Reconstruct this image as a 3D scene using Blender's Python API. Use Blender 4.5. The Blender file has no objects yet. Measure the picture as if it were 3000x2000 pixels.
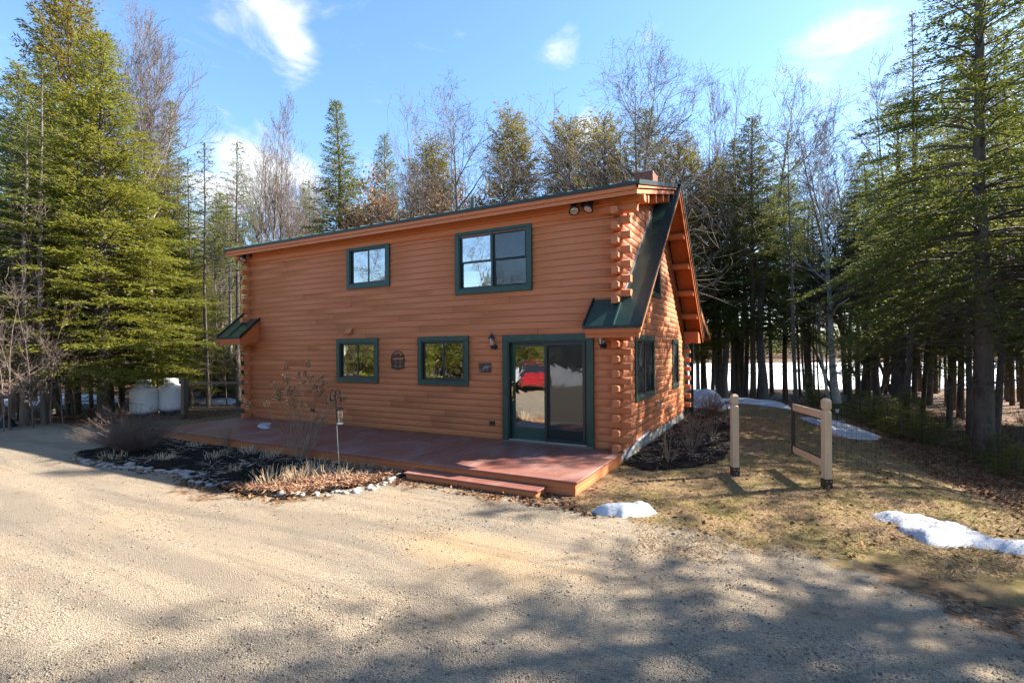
import bpy, math, random
import numpy as np
from mathutils import Vector, Matrix
rad = math.radians
scene = bpy.context.scene
col = scene.collection
# ------------------------------------------------------------------ camera
CAM = np.array([2.599, -9.147, 1.869])          # metres; x along the house front, y into the house, z up from deck level
YAW, PITCH, ROLL, FPX, SYPX = rad(28.286), rad(0.035), rad(-0.362), 1464.6, 27.4
FWD = np.array([-math.sin(YAW)*math.cos(PITCH), math.cos(YAW)*math.cos(PITCH), math.sin(PITCH)])
RGT = np.array([math.cos(YAW), math.sin(YAW), 0.0])
UPV = np.cross(RGT, FWD)
R2 = RGT*math.cos(ROLL)+UPV*math.sin(ROLL)
U2 = -RGT*math.sin(ROLL)+UPV*math.cos(ROLL)
cam = bpy.data.cameras.new('camera')
cam.sensor_width = 36.0
cam.lens = FPX/3000*36
cam.shift_y = SYPX/3000
cam.clip_start = 0.05
cam.clip_end = 3000
camo = bpy.data.objects.new('camera', cam)
col.objects.link(camo)
camo.matrix_world = Matrix(((R2[0], U2[0], -FWD[0], CAM[0]), (R2[1], U2[1], -FWD[1], CAM[1]), (R2[2], U2[2], -FWD[2], CAM[2]), (0, 0, 0, 1)))
scene.camera = camo
# ------------------------------------------------------------------ light
SUNV = np.array([5.23, 4.34, 5.05]); SUNV /= np.linalg.norm(SUNV)
SUN_EL = math.asin(SUNV[2]); SUN_AZ = math.atan2(SUNV[0], SUNV[1])
sl = bpy.data.lights.new('sun', 'SUN')
sl.energy = 5.0
sl.angle = rad(0.53)
sl.color = (1.0, 0.92, 0.80)
so = bpy.data.objects.new('sun', sl)
col.objects.link(so)
so.location = (20, 16, 30)
so.rotation_euler = Vector(SUNV).to_track_quat('Z', 'Y').to_euler()
scene.view_settings.view_transform = 'Standard'
scene.view_settings.look = 'None'
scene.view_settings.gamma = 1.0
scene.view_settings.use_curve_mapping = False
scene.view_settings.exposure = 2.1
scene.cycles.max_bounces = 8
scene.cycles.diffuse_bounces = 4
scene.cycles.glossy_bounces = 3
scene.cycles.transparent_max_bounces = 12
scene.cycles.caustics_reflective = False
scene.cycles.caustics_refractive = False
# ------------------------------------------------------------------ sky
def raydir(u, v):
    d = FWD + R2*(u-1500)/FPX - U2*(v-1000-SYPX)/FPX
    return d/np.linalg.norm(d)
world = bpy.data.worlds.new('World')
scene.world = world
world.use_nodes = True
nt = world.node_tree
nt.nodes.clear()
def N(t, tree, **k):
    n = tree.nodes.new(t)
    for a, b in k.items(): setattr(n, a, b)
    return n
sky = N('ShaderNodeTexSky', nt, sky_type='NISHITA', sun_disc=False)
sky.sun_elevation = SUN_EL
sky.sun_rotation = SUN_AZ
sky.altitude = 200
sky.air_density = 1.0
sky.dust_density = 0.4
sky.ozone_density = 1.6
tc = N('ShaderNodeTexCoord', nt)
L = nt.links.new
def vmath(op, a, b=None, tree=nt):
    n = N('ShaderNodeVectorMath', tree, operation=op)
    for i, q in enumerate((a, b)):
        if q is None: continue
        if hasattr(q, 'links'): tree.links.new(q, n.inputs[i])
        else: n.inputs[i].default_value = q
    return n
def fmath(op, a, b=None, tree=nt, clamp=False):
    n = N('ShaderNodeMath', tree, operation=op, use_clamp=clamp)
    for i, q in enumerate((a, b)):
        if q is None: continue
        if hasattr(q, 'links'): tree.links.new(q, n.inputs[i])
        else: n.inputs[i].default_value = q
    return n.outputs[0]
DIR = vmath('NORMALIZE', tc.outputs['Generated']).outputs[0]
# cloud cover: soft lobes where cumulus wisps stand, broken up by noise; the rest of the sky carries the same thin noise cover
lobes = [(770, -10, .05, .36), (815, 50, .04, .38), (855, 110, .035, .42), (890, 145, .025, .36), (620, 20, .09, .24), (740, 480, .075, .50), (650, 530, .07, .42), (840, 530, .06, .38), (930, 530, .05, .35), (1640, 150, .035, .33), (1590, 145, .025, .24),
         (2330, 150, .035, .40), (2420, 125, .035, .48), (2500, 105, .03, .42), (2590, 85, .035, .42), (2420, 250, .04, .28), (2330, 470, .10, .34), (1740, 365, .03, .6), (1715, 385, .03, .45), (1900, 125, .025, .45),
         (850, 250, .03, .30), (1050, 470, .04, .2), (2760, 200, .07, .3), (60, 450, .15, .25), (520, 760, .15, .35)]
acc = None
for u, v, s, a in lobes:
    dt = vmath('DISTANCE', DIR, tuple(raydir(u, v))).outputs['Value']
    g = fmath('MULTIPLY', dt, 1.0/s)
    g = fmath('MULTIPLY', g, g)
    g = fmath('MULTIPLY', g, -1.0)
    g = fmath('MULTIPLY', fmath('EXPONENT', g), a)
    acc = g if acc is None else fmath('ADD', acc, g)
nz = N('ShaderNodeTexNoise', nt)
nz.inputs['Scale'].default_value = 9.0
nz.inputs['Detail'].default_value = 9.0
nz.inputs['Roughness'].default_value = 0.62
nz.inputs['Distortion'].default_value = 0.5
mp = N('ShaderNodeMapping', nt); mp.inputs['Scale'].default_value = (1.0, 1.0, 1.8); mp.inputs['Rotation'].default_value = (0.3, 0.5, 0.2)
L(DIR, mp.inputs['Vector']); L(mp.outputs[0], nz.inputs['Vector'])
nzf = fmath('SUBTRACT', nz.outputs['Fac'], 0.5)
cl = fmath('ADD', fmath('ADD', acc, fmath('MULTIPLY', nzf, 1.9)), -0.20)
cr = N('ShaderNodeMapRange', nt, interpolation_type='SMOOTHSTEP'); L(cl, cr.inputs['Value'])
cr.inputs['From Min'].default_value = 0.0; cr.inputs['From Max'].default_value = 0.8
cr.inputs['To Max'].default_value = 0.92
mixc = N('ShaderNodeMix', nt, data_type='RGBA')
L(cr.outputs[0], mixc.inputs['Factor'])
hsv = N('ShaderNodeHueSaturation', nt); hsv.inputs['Saturation'].default_value = 1.14; hsv.inputs['Value'].default_value = 1.0
L(sky.outputs[0], hsv.inputs['Color']); L(hsv.outputs[0], mixc.inputs['A'])
mixc.inputs['B'].default_value = (3.2, 3.3, 3.5, 1)
bg = N('ShaderNodeBackground', nt); bg.inputs['Strength'].default_value = 0.09
wo = N('ShaderNodeOutputWorld', nt)
L(mixc.outputs['Result'], bg.inputs['Color']); L(bg.outputs[0], wo.inputs['Surface'])

# ------------------------------------------------------------------ helpers
rng = np.random.default_rng(7)
RND = random.Random(11)
G = -0.22
def tag(o, label=None, cat=None, group=None, kind=None):
    if label: o['label'] = label
    if cat: o['category'] = cat
    if group: o['group'] = group
    if kind: o['kind'] = kind
    return o
def empty(name, loc=(0, 0, 0), rz=0, label=None, cat=None, group=None):
    o = bpy.data.objects.new(name, None); col.objects.link(o)
    o.location = loc; o.rotation_euler = (0, 0, rz); o.empty_display_size = 0.1
    return tag(o, label, cat, group)
def link(name, me, parent=None, loc=(0, 0, 0), rot=(0, 0, 0)):
    o = bpy.data.objects.new(name, me); col.objects.link(o)
    if parent is not None: o.parent = parent
    o.location = loc; o.rotation_euler = rot
    return o
def npmesh(name, V, F, mat, smooth=False, attrs=None):
    """V (n,3); F (m,k) array or list of such arrays (k 3 or 4)"""
    V = np.asarray(V, np.float32)
    Fs = F if isinstance(F, list) else [F]
    Fs = [np.asarray(f, np.int32) for f in Fs if len(f)]
    me = bpy.data.meshes.new(name)
    me.vertices.add(len(V)); me.vertices.foreach_set('co', V.ravel())
    li = np.concatenate([f.ravel() for f in Fs])
    tot = np.concatenate([np.full(len(f), f.shape[1], np.int32) for f in Fs])
    st = np.concatenate([[0], np.cumsum(tot)[:-1]]).astype(np.int32)
    me.loops.add(len(li)); me.loops.foreach_set('vertex_index', li)
    me.polygons.add(len(tot)); me.polygons.foreach_set('loop_start', st)
    try: me.polygons.foreach_set('loop_total', tot)
    except Exception: pass
    if attrs:
        for k, a in attrs.items():
            at = me.attributes.new(k, 'FLOAT', 'POINT'); at.data.foreach_set('value', np.asarray(a, np.float32))
    me.update(calc_edges=True)
    if smooth: me.polygons.foreach_set('use_smooth', np.ones(len(tot), bool))
    me.materials.append(mat)
    return me
class MB:
    def __init__(s): s.v = []; s.f = []
    def add(s, vs, fs):
        n = len(s.v); s.v += [tuple(map(float, q)) for q in vs]; s.f += [tuple(i+n for i in f) for f in fs]
        return s
    def box(s, x0, x1, y0, y1, z0, z1):
        return s.add([(x0,y0,z0),(x1,y0,z0),(x1,y1,z0),(x0,y1,z0),(x0,y0,z1),(x1,y0,z1),(x1,y1,z1),(x0,y1,z1)],
                     [(0,3,2,1),(4,5,6,7),(0,1,5,4),(1,2,6,5),(2,3,7,6),(3,0,4,7)])
    def obox(s, p0, p1, w, h, up=(0, 0, 1)):
        """box beam from p0 to p1, width w, height h"""
        a, b = Vector(p0), Vector(p1); d = (b-a).normalized(); u = Vector(up)
        r = d.cross(u).normalized(); u = r.cross(d).normalized()
        c = [a+r*sx*w/2+u*sz*h/2 for sx, sz in ((-1,-1),(1,-1),(1,1),(-1,1))]+[b+r*sx*w/2+u*sz*h/2 for sx, sz in ((-1,-1),(1,-1),(1,1),(-1,1))]
        return s.add(c, [(0,1,2,3),(7,6,5,4),(0,4,5,1),(1,5,6,2),(2,6,7,3),(3,7,4,0)])
    def prism(s, poly, a0, a1, axis='x'):
        """extrude a 2d polygon along an axis; poly coords are the two other axes in order"""
        n = len(poly)
        def P(q, a):
            return (a, q[0], q[1]) if axis == 'x' else ((q[0], a, q[1]) if axis == 'y' else (q[0], q[1], a))
        vs = [P(q, a0) for q in poly]+[P(q, a1) for q in poly]
        fs = [(i, (i+1) % n, n+(i+1) % n, n+i) for i in range(n)]+[tuple(range(n))[::-1], tuple(range(n, 2*n))]
        return s.add(vs, fs)
    def tube(s, pts, rr, n=6, cap=True):
        pts = [Vector(p) for p in pts]
        rr = rr if hasattr(rr, '__len__') else [rr]*len(pts)
        base = len(s.v); ref = Vector((0.31, 0.17, 0.93))
        for i, p in enumerate(pts):
            d = (pts[min(i+1, len(pts)-1)]-pts[max(i-1, 0)]).normalized()
            r = d.cross(ref)
            if r.length < 0.05: r = d.cross(Vector((1, 0, 0)))
            r.normalize(); u = r.cross(d)
            for k in range(n):
                t = 2*math.pi*k/n
                s.v.append(tuple(p+(r*math.cos(t)+u*math.sin(t))*rr[i]))
        for i in range(len(pts)-1):
            for k in range(n):
                a = base+i*n+k; b = base+i*n+(k+1) % n
                s.f.append((a, b, b+n, a+n))
        if cap:
            s.f.append(tuple(base+k for k in range(n))[::-1]); s.f.append(tuple(base+(len(pts)-1)*n+k for k in range(n)))
        return s
    def lathe(s, prof, n=16, c=(0, 0, 0), ph=0.0):
        base = len(s.v)
        for r, z in prof:
            for k in range(n):
                t = 2*math.pi*k/n+ph
                s.v.append((c[0]+r*math.cos(t), c[1]+r*math.sin(t), c[2]+z))
        for i in range(len(prof)-1):
            for k in range(n):
                a = base+i*n+k; b = base+i*n+(k+1) % n
                s.f.append((a, b, b+n, a+n))
        s.f.append(tuple(base+k for k in range(n))[::-1]); s.f.append(tuple(base+(len(prof)-1)*n+k for k in range(n)))
        return s
    def mesh(s, name, mat, smooth=False, bevel=0):
        me = bpy.data.meshes.new(name); me.from_pydata(s.v, [], s.f); me.update()
        me.materials.append(mat)
        if smooth: me.polygons.foreach_set('use_smooth', np.ones(len(me.polygons), bool))
        return me
    def obj(s, name, mat, parent=None, loc=(0, 0, 0), rot=(0, 0, 0), smooth=False, bevel=0):
        o = link(name, s.mesh(name, mat, smooth), parent, loc, rot)
        if bevel:
            m = o.modifiers.new('bevel', 'BEVEL'); m.width = bevel; m.segments = 1; m.limit_method = 'ANGLE'
        return o
def slope(x, y):
    """the ground falls away from the lawn towards the lake woods"""
    a = sst(2.6, 8.6, x)*sst(-2.0, 4.0, y); b = sst(12.0, 22.0, y)*sst(-14, -4, x)
    return .95*np.maximum(a, b)
def gpt(u, v, z=None):
    """the ground point seen at photo pixel (u, v)"""
    d = FWD + R2*(u-1500)/FPX - U2*(v-1000-SYPX)/FPX
    zz = G if z is None else z
    for _ in range(1 if z is not None else 14):
        p = CAM+d*((zz-CAM[2])/d[2])
        if z is None: zz = .5*zz+.5*(G-float(slope(p[0], p[1])))
    return p
def atd(u, Z):
    """ground point seen at column u, Z metres ahead of the camera"""
    q = CAM+FWD*Z+RGT*(u-1500)/FPX*Z
    return float(q[0]), float(q[1])
def hgt(v, Z): return Z*(1028-v)/FPX+2.09
def camframe(x, y):
    dx, dy = x-CAM[0], y-CAM[1]
    return dx*RGT[0]+dy*RGT[1], -dx*math.sin(YAW)+dy*math.cos(YAW)
# value noise
_pt = rng.random((256, 256))
def vnoise(x, y, s=1.0, o=0):
    x = np.asarray(x)/s+o*17.3; y = np.asarray(y)/s+o*9.1
    xi = np.floor(x).astype(int); yi = np.floor(y).astype(int); fx = x-xi; fy = y-yi
    fx = fx*fx*(3-2*fx); fy = fy*fy*(3-2*fy)
    g = lambda a, b: _pt[a % 256, b % 256]
    return (g(xi, yi)*(1-fx)+g(xi+1, yi)*fx)*(1-fy)+(g(xi, yi+1)*(1-fx)+g(xi+1, yi+1)*fx)*fy
def fbm(x, y, s=1.0, o=0, n=4):
    t = 0; a = 0.5
    for i in range(n): t = t+a*vnoise(x, y, s/2**i, o+i); a *= .5
    return t/(1-.5**n)
def sdpoly(px, py, poly):
    """signed distance, positive inside"""
    px = np.asarray(px, float); py = np.asarray(py, float)
    d = np.full(px.shape, 1e9); ins = np.zeros(px.shape, bool)
    n = len(poly)
    for i in range(n):
        ax, ay = poly[i]; bx, by = poly[(i+1) % n]
        ex, ey = bx-ax, by-ay
        t = np.clip(((px-ax)*ex+(py-ay)*ey)/(ex*ex+ey*ey+1e-12), 0, 1)
        d = np.minimum(d, np.hypot(px-ax-t*ex, py-ay-t*ey))
        c = ((ay > py) != (by > py)) & (px < (bx-ax)*(py-ay)/((by-ay) if by != ay else 1e-9)+ax)
        ins ^= c
    return np.where(ins, d, -d)
def sst(a, b, x):
    t = np.clip((x-a)/(b-a), 0, 1); return t*t*(3-2*t)
# ------------------------------------------------------------------ materials
class MT:
    """small node-material builder"""
    def __init__(s, name):
        s.m = bpy.data.materials.new(name); s.m.use_nodes = True
        s.t = s.m.node_tree; s.b = s.t.nodes['Principled BSDF']; s.tc = s.t.nodes.new('ShaderNodeTexCoord')
    def lk(s, a, b): s.t.links.new(a, b)
    def noise(s, scale, detail=4, rough=.55, co='Object', sc=(1, 1, 1), dist=0):
        mp = s.t.nodes.new('ShaderNodeMapping'); mp.inputs['Scale'].default_value = sc
        if co == 'World':
            gm = s.t.nodes.new('ShaderNodeNewGeometry'); s.lk(gm.outputs['Position'], mp.inputs['Vector'])
        else: s.lk(s.tc.outputs[co], mp.inputs['Vector'])
        n = s.t.nodes.new('ShaderNodeTexNoise'); s.lk(mp.outputs[0], n.inputs['Vector'])
        n.inputs['Scale'].default_value = scale; n.inputs['Detail'].default_value = detail; n.inputs['Roughness'].default_value = rough; n.inputs['Distortion'].default_value = dist
        return n.outputs['Fac']
    def voro(s, scale, co='Object', sc=(1, 1, 1), out='Distance', feature='F1'):
        mp = s.t.nodes.new('ShaderNodeMapping'); mp.inputs['Scale'].default_value = sc
        if co == 'World':
            gm = s.t.nodes.new('ShaderNodeNewGeometry'); s.lk(gm.outputs['Position'], mp.inputs['Vector'])
        else: s.lk(s.tc.outputs[co], mp.inputs['Vector'])
        n = s.t.nodes.new('ShaderNodeTexVoronoi'); n.feature = feature; s.lk(mp.outputs[0], n.inputs['Vector'])
        n.inputs['Scale'].default_value = scale
        return n.outputs[out]
    def ramp(s, fac, stops, interp='LINEAR'):
        r = s.t.nodes.new('ShaderNodeValToRGB'); r.color_ramp.interpolation = interp
        e = r.color_ramp.elements
        while len(e) < len(stops): e.new(0.5)
        for q, (p, c) in zip(e, stops):
            q.position = p; q.color = (*c, 1) if not isinstance(c, (int, float)) else (c, c, c, 1)
        s.lk(fac, r.inputs[0]); return r.outputs[0]
    def mix(s, fac, a, b, blend='MIX'):
        n = s.t.nodes.new('ShaderNodeMix'); n.data_type = 'RGBA'; n.blend_type = blend
        for q, k in ((fac, 'Factor'), (a, 'A'), (b, 'B')):
            i = n.inputs[k]
            if k != 'Factor':
                i = [x for x in n.inputs if x.name == k and x.type == 'RGBA'][0]
            else: i = n.inputs[0]
            if hasattr(q, 'links'): s.lk(q, i)
            elif isinstance(q, (int, float)): i.default_value = q if k == 'Factor' else (q, q, q, 1)
            else: i.default_value = (*q, 1)
        return n.outputs['Result'] if False else [x for x in n.outputs if x.type == 'RGBA'][0]
    def math(s, op, a, b=None, clamp=False): return fmath(op, a, b, s.t, clamp)
    def attr(s, name):
        n = s.t.nodes.new('ShaderNodeAttribute'); n.attribute_name = name; return n.outputs['Fac']
    def orand(s): return s.t.nodes.new('ShaderNodeObjectInfo').outputs['Random']
    def col(s, c):
        i = s.b.inputs['Base Color']
        if hasattr(c, 'links'): s.lk(c, i)
        else: i.default_value = (*c, 1)
        return s
    def rough(s, r):
        i = s.b.inputs['Roughness']
        if hasattr(r, 'links'): s.lk(r, i)
        else: i.default_value = r
        return s
    def bump(s, h, strength=.4, dist=.01):
        b = s.t.nodes.new('ShaderNodeBump'); b.inputs['Strength'].default_value = strength; b.inputs['Distance'].default_value = dist
        s.lk(h, b.inputs['Height']); s.lk(b.outputs[0], s.b.inputs['Normal']); return s
    def set(s, **k):
        for a, v in k.items(): s.b.inputs[a.replace('_', ' ')].default_value = v
        return s
def var(c, f): return tuple(min(1, x*f) for x in c)
def simple(name, c, rough=.6, nscale=0, amt=.3, metal=0.0, bump=0, co='Object', bd=.005, sc=(1, 1, 1)):
    m = MT(name)
    if nscale:
        n = m.noise(nscale, 5, .6, co, sc)
        m.col(m.ramp(n, [(.25, var(c, 1-amt)), (.75, var(c, 1+amt))]))
        if bump: m.bump(n, bump, bd)
    else: m.col(c)
    m.rough(rough).set(Metallic=metal)
    return m.m
M = {}
def stained(name, c, rough=.6, sc=1.0):
    """solid-stained timber: grain runs along local x"""
    m = MT(name)
    g = m.noise(3.0*sc, 6, .65, 'World', (1, 1, 9), .3)
    b = m.noise(0.9*sc, 3, .5, 'World')
    r = m.orand()
    base = m.ramp(g, [(.2, var(c, .93)), (.5, c), (.85, var(c, 1.05))])
    fg = m.noise(16*sc, 4, .7, 'World', (.35, 1, 9), .5)
    base = m.mix(m.ramp(fg, [(.35, .22), (.6, 0.0)]), base, var(c, .62))
    base = m.mix(m.math('MULTIPLY', r, .14), base, var(c, .78))
    base = m.mix(m.ramp(b, [(.4, 0.0), (.8, .16)]), base, (c[0]*.72, c[1]*.66, c[2]*.62))
    # checks: thin dark cracks along the grain, and the odd knot
    ck = m.noise(1.3*sc, 5, .7, 'Object', (.8, 34, 34), .2)
    ckm = m.ramp(ck, [(.69, 0.0), (.71, 1.0)])
    base = m.mix(m.math('MULTIPLY', ckm, .75), base, var(c, .26))
    vo = m.voro(2.3*sc, 'World', (1, 1, 3.2))
    kn = m.ramp(vo, [(.035, 1.0), (.06, 0.0)])
    base = m.mix(m.math('MULTIPLY', kn, .6), base, var(c, .3))
    m.col(base).rough(rough)
    h = m.math('SUBTRACT', m.math('MULTIPLY', fg, .5), ckm)
    m.bump(h, .3, .003)
    return m.m
ORANGE = (.52, .168, .060)
M['log'] = stained('log_stain', ORANGE)
M['logend'] = stained('log_end_grain', (.50, .165, .062), .75, 2.6)
M['trimwood'] = stained('fascia_stain', (.54, .165, .052), .55)
M['soffit'] = stained('soffit_stain', (.48, .125, .032), .6)
M['deck'] = None
def deckmat():
    m = MT('deck_stain')
    c = (.19, .070, .050)
    g = m.noise(4, 6, .65, 'Object', (14, 1, 14), .3)
    w = m.noise(1.1, 5, .7, 'World', (1.0, .45, 1), 1.0)
    r = m.orand()
    base = m.ramp(g, [(.2, var(c, .75)), (.8, var(c, 1.25))])
    base = m.mix(m.math('MULTIPLY', r, .65), base, (.235, .10, .075))
    base = m.mix(m.ramp(w, [(.47, 0.0), (.62, .75)]), base, (.25, .15, .125))   # stain worn to grey-pink
    m.col(base).rough(m.ramp(w, [(.3, .38), (.7, .62)])).bump(g, .3, .003)
    return m.m
M['deck'] = deckmat()
M['green'] = simple('green_trim_paint', (.012, .047, .036), .45, 9, .35, 0, .12, sc=(1, 1, .3))
M['dgreen'] = simple('dark_green_vinyl', (.010, .022, .020), .35, 14, .3)
M['black'] = simple('black_metal', (.012, .012, .013), .42, 30, .4)
M['roof'] = None
def roofmat():
    m = MT('green_roof_metal'); n = m.noise(1.3, 5, .6, 'World'); n2 = m.noise(18, 3, .5, 'World')
    m.col(m.ramp(n, [(.3, (.022, .062, .056)), (.7, (.034, .082, .072))]))
    m.rough(m.ramp(n2, [(.3, .26), (.7, .38)])).set(Metallic=0.35)
    m.bump(m.noise(2.2, 2, .5, 'World'), .12, .03)
    return m.m
M['roof'] = roofmat()
M['drip'] = simple('dark_drip_edge', (.02, .03, .028), .4, 5, .3, .4)
M['flash'] = simple('bare_flashing', (.62, .64, .64), .3, 6, .15, .8)
M['concrete'] = simple('concrete', (.30, .29, .27), .9, 7, .35, 0, .4)
M['wire'] = simple('wire_black', (.02, .02, .018), .9, 12, .3)
M['wire'].node_tree.nodes['Principled BSDF'].inputs['Specular IOR Level'].default_value = 0.0
M['steel'] = simple('galvanised_steel', (.55, .56, .58), .35, 20, .25, .9)
M['brass'] = simple('brass', (.75, .50, .16), .25, 20, .2, .9)
M['pine'] = None
def pinemat(name, c):
    m = MT(name)
    g = m.noise(2.5, 6, .65, 'Object', (12, 12, .9), .6)
    k = m.voro(3.0, 'World', (1.4, 1.4, 1))
    base = m.ramp(g, [(.25, var(c, .72)), (.5, c), (.8, var(c, 1.18))])
    base = m.mix(m.ramp(k, [(.04, .8), (.075, 0.0)]), base, var(c, .3))
    st = m.noise(.9, 4, .6, 'World', (1, 1, 1))
    base = m.mix(m.ramp(st, [(.45, 0.0), (.75, .35)]), base, (c[0]*.7, c[1]*.72, c[2]*.8))
    m.col(base).rough(.7).bump(g, .25, .003)
    return m.m
M['pine'] = pinemat('new_pine', (.56, .395, .25))
M['greypine'] = pinemat('weathered_pine', (.16, .115, .078))
def glassmat(name, refl, tint, wav=.05):
    m = MT(name); t = m.t
    tr = N('ShaderNodeBsdfTransparent', t); tr.inputs[0].default_value = (*tint, 1)
    gl = N('ShaderNodeBsdfGlossy', t); gl.inputs['Roughness'].default_value = 0.004; gl.inputs[0].default_value = (.96, .98, 1, 1)
    lw = N('ShaderNodeLayerWeight', t); lw.inputs[0].default_value = .35
    f = m.math('ADD', m.math('MULTIPLY', lw.outputs['Fresnel'], .8), refl, True)
    mx = N('ShaderNodeMixShader', t); m.lk(f, mx.inputs[0]); m.lk(tr.outputs[0], mx.inputs[1]); m.lk(gl.outputs[0], mx.inputs[2])
    nz = m.noise(1.7, 2, .5, 'World', (1, 1, 1.6), .8)
    b = N('ShaderNodeBump', t); b.inputs['Strength'].default_value = wav; b.inputs['Distance'].default_value = .05
    m.lk(nz, b.inputs['Height']); m.lk(b.outputs[0], gl.inputs['Normal'])
    m.lk(mx.outputs[0], t.nodes['Material Output'].inputs['Surface'])
    return m.m
M['glass'] = glassmat('window_glass', .30, (.6, .62, .62))
M['sconce_glass'] = glassmat('lantern_glass', .12, (.9, .9, .88), .2)
def screenmat():
    m = MT('insect_screen'); t = m.t
    tr = N('ShaderNodeBsdfTransparent', t)
    mx = N('ShaderNodeMixShader', t); mx.inputs[0].default_value = .38
    m.col((.012, .014, .016)).rough(.6)
    m.lk(tr.outputs[0], mx.inputs[1]); m.lk(m.b.outputs[0], mx.inputs[2]); m.lk(mx.outputs[0], t.nodes['Material Output'].inputs['Surface'])
    return m.m
M['screen'] = screenmat()
M['interior'] = simple('interior_pine', (.22, .13, .07), .7, 3, .3)
M['curtain'] = simple('pale_curtain', (.55, .56, .58), .9, 6, .1)
def snowmat():
    m = MT('old_snow')
    n = m.noise(2.2, 5, .6, 'World'); d = m.noise(26, 6, .75, 'World'); d2 = m.noise(3.1, 3, .6, 'World')
    c = m.ramp(n, [(.3, (.40, .42, .46)), (.7, (.52, .53, .55))])
    dirt = m.math('MULTIPLY', m.ramp(d, [(.55, 0.0), (.66, 1.0)]), m.ramp(d2, [(.36, .1), (.58, .9)]))
    c = m.mix(dirt, c, (.10, .075, .05))
    m.col(c).rough(.55).set(Subsurface_Weight=0.0)
    m.bump(m.noise(30, 5, .75, 'World'), .7, .02)
    return m.m
M['snow'] = snowmat()
def lakesnow():
    m = MT('lake_snow'); n = m.noise(.06, 5, .6, 'World', (1, .4, 1))
    m.col(m.ramp(n, [(.3, (.80, .82, .85)), (.7, (.9, .9, .9))])).rough(.6); return m.m
M['lake'] = lakesnow()
def ground_mat(name):
    m = MT(name)
    gv = m.attr('gravel'); lt = m.attr('litter')
    # gravel: angular stone chips in tan fines
    v1 = m.voro(95, 'World', out='Color'); v1d = m.voro(95, 'World')
    v2 = m.voro(210, 'World', out='Color')
    sep = N('ShaderNodeSeparateColor', m.t); m.lk(v1, sep.inputs[0])
    sep2 = N('ShaderNodeSeparateColor', m.t); m.lk(v2, sep2.inputs[0])
    stone = m.ramp(sep.outputs[0], [(0, (.10, .088, .075)), (.25, (.19, .162, .13)), (.55, (.29, .242, .183)), (.8, (.35, .30, .238)), (1, (.48, .43, .37))])
    fine = m.ramp(sep2.outputs[1], [(0, (.13, .105, .08)), (.5, (.27, .215, .155)), (1, (.40, .34, .26))])
    n1 = m.noise(.55, 5, .6, 'World'); n2 = m.noise(2.6, 5, .65, 'World')
    gravel = m.mix(m.ramp(n2, [(.35, .8), (.65, .35)]), stone, fine)
    gravel = m.mix(m.ramp(n1, [(.48, 0.0), (.7, .4)]), gravel, (.33, .245, .155), 'MIX')      # sandy wear
    tr = m.noise(1.0, 4, .6, 'World', (.22, 1.3, 1), .6)
    gravel = m.mix(m.ramp(tr, [(.46, 0.0), (.62, .5)]), gravel, (.13, .118, .105))             # darker damp wheel marks
    gm = N('ShaderNodeNewGeometry', m.t)
    pd = vmath('DISTANCE', vmath('MULTIPLY', gm.outputs['Position'], (.42, 1.0, 0.0), m.t).outputs[0], (-.10*.42, -4.75, 0.0), m.t).outputs['Value']
    pf = m.ramp(m.math('ADD', pd, m.math('MULTIPLY', m.math('SUBTRACT', n2, .5), .9)), [(.12, .5), (.62, 0.0)])
    gravel = m.mix(pf, gravel, (.42, .27, .125))                                              # bare ochre sand showing through
    gravel = m.mix(1.0, gravel, (1.03, .985, .90), 'MULTIPLY')
    rut = m.noise(2.2, 3, .5, 'World', (.09, 1.0, 1), .35)
    gravel = m.mix(m.ramp(rut, [(.55, 0.0), (.60, .38), (.65, 0.0)]), gravel, (.12, .10, .08))
    # straw lawn with moss
    g1 = m.noise(34, 6, .75, 'World', (1, 1, 1), .6); g2 = m.noise(1.2, 5, .65, 'World'); g3 = m.noise(120, 3, .6, 'World')
    lawn = m.ramp(g1, [(.25, (.07, .045, .022)), (.5, (.185, .118, .056)), (.8, (.31, .205, .105))])
    lawn = m.mix(m.ramp(g2, [(.47, 0.0), (.60, .7)]), lawn, (.15, .125, .022))
    lawn = m.mix(m.ramp(g2, [(.30, .6), (.44, 0.0)]), lawn, (.11, .062, .032))
    # forest floor: brown leaves
    f1 = m.voro(24, 'World', out='Color'); sf = N('ShaderNodeSeparateColor', m.t); m.lk(f1, sf.inputs[0])
    f2 = m.noise(1.5, 5, .65, 'World')
    lit = m.ramp(sf.outputs[0], [(0, (.025, .014, .009)), (.4, (.075, .037, .018)), (.75, (.15, .075, .036)), (1, (.25, .15, .085))])
    lit = m.mix(m.ramp(f2, [(.5, 0.0), (.7, .7)]), lit, (.05, .05, .02))
    nb = m.math('MULTIPLY', m.math('SUBTRACT', n2, .5), 2.3)
    nb3 = m.math('MULTIPLY', m.math('SUBTRACT', g1, .5), .8)
    la = m.math('ADD', m.math('ADD', lt, nb), nb3)
    c = m.mix(m.ramp(la, [(.35, 0.0), (.65, 1.0)]), lawn, lit)
    ga = m.math('ADD', m.math('ADD', gv, nb), nb3)
    gf = m.ramp(ga, [(.38, 0.0), (.62, 1.0)])
    c = m.mix(gf, c, gravel)
    m.col(c).rough(.9).set(Specular_IOR_Level=.25)
    hg = m.math('ADD', m.math('MULTIPLY', v1d, -1.2), m.math('MULTIPLY', g3, .5))
    h = m.math('ADD', m.math('MULTIPLY', m.math('MULTIPLY', hg, gf), .9), m.math('MULTIPLY', m.math('MULTIPLY', g1, m.math('SUBTRACT', 1.0, gf)), .9))
    m.bump(h, .7, .016)
    return m.m
M['ground'] = ground_mat('ground_cover')
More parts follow.
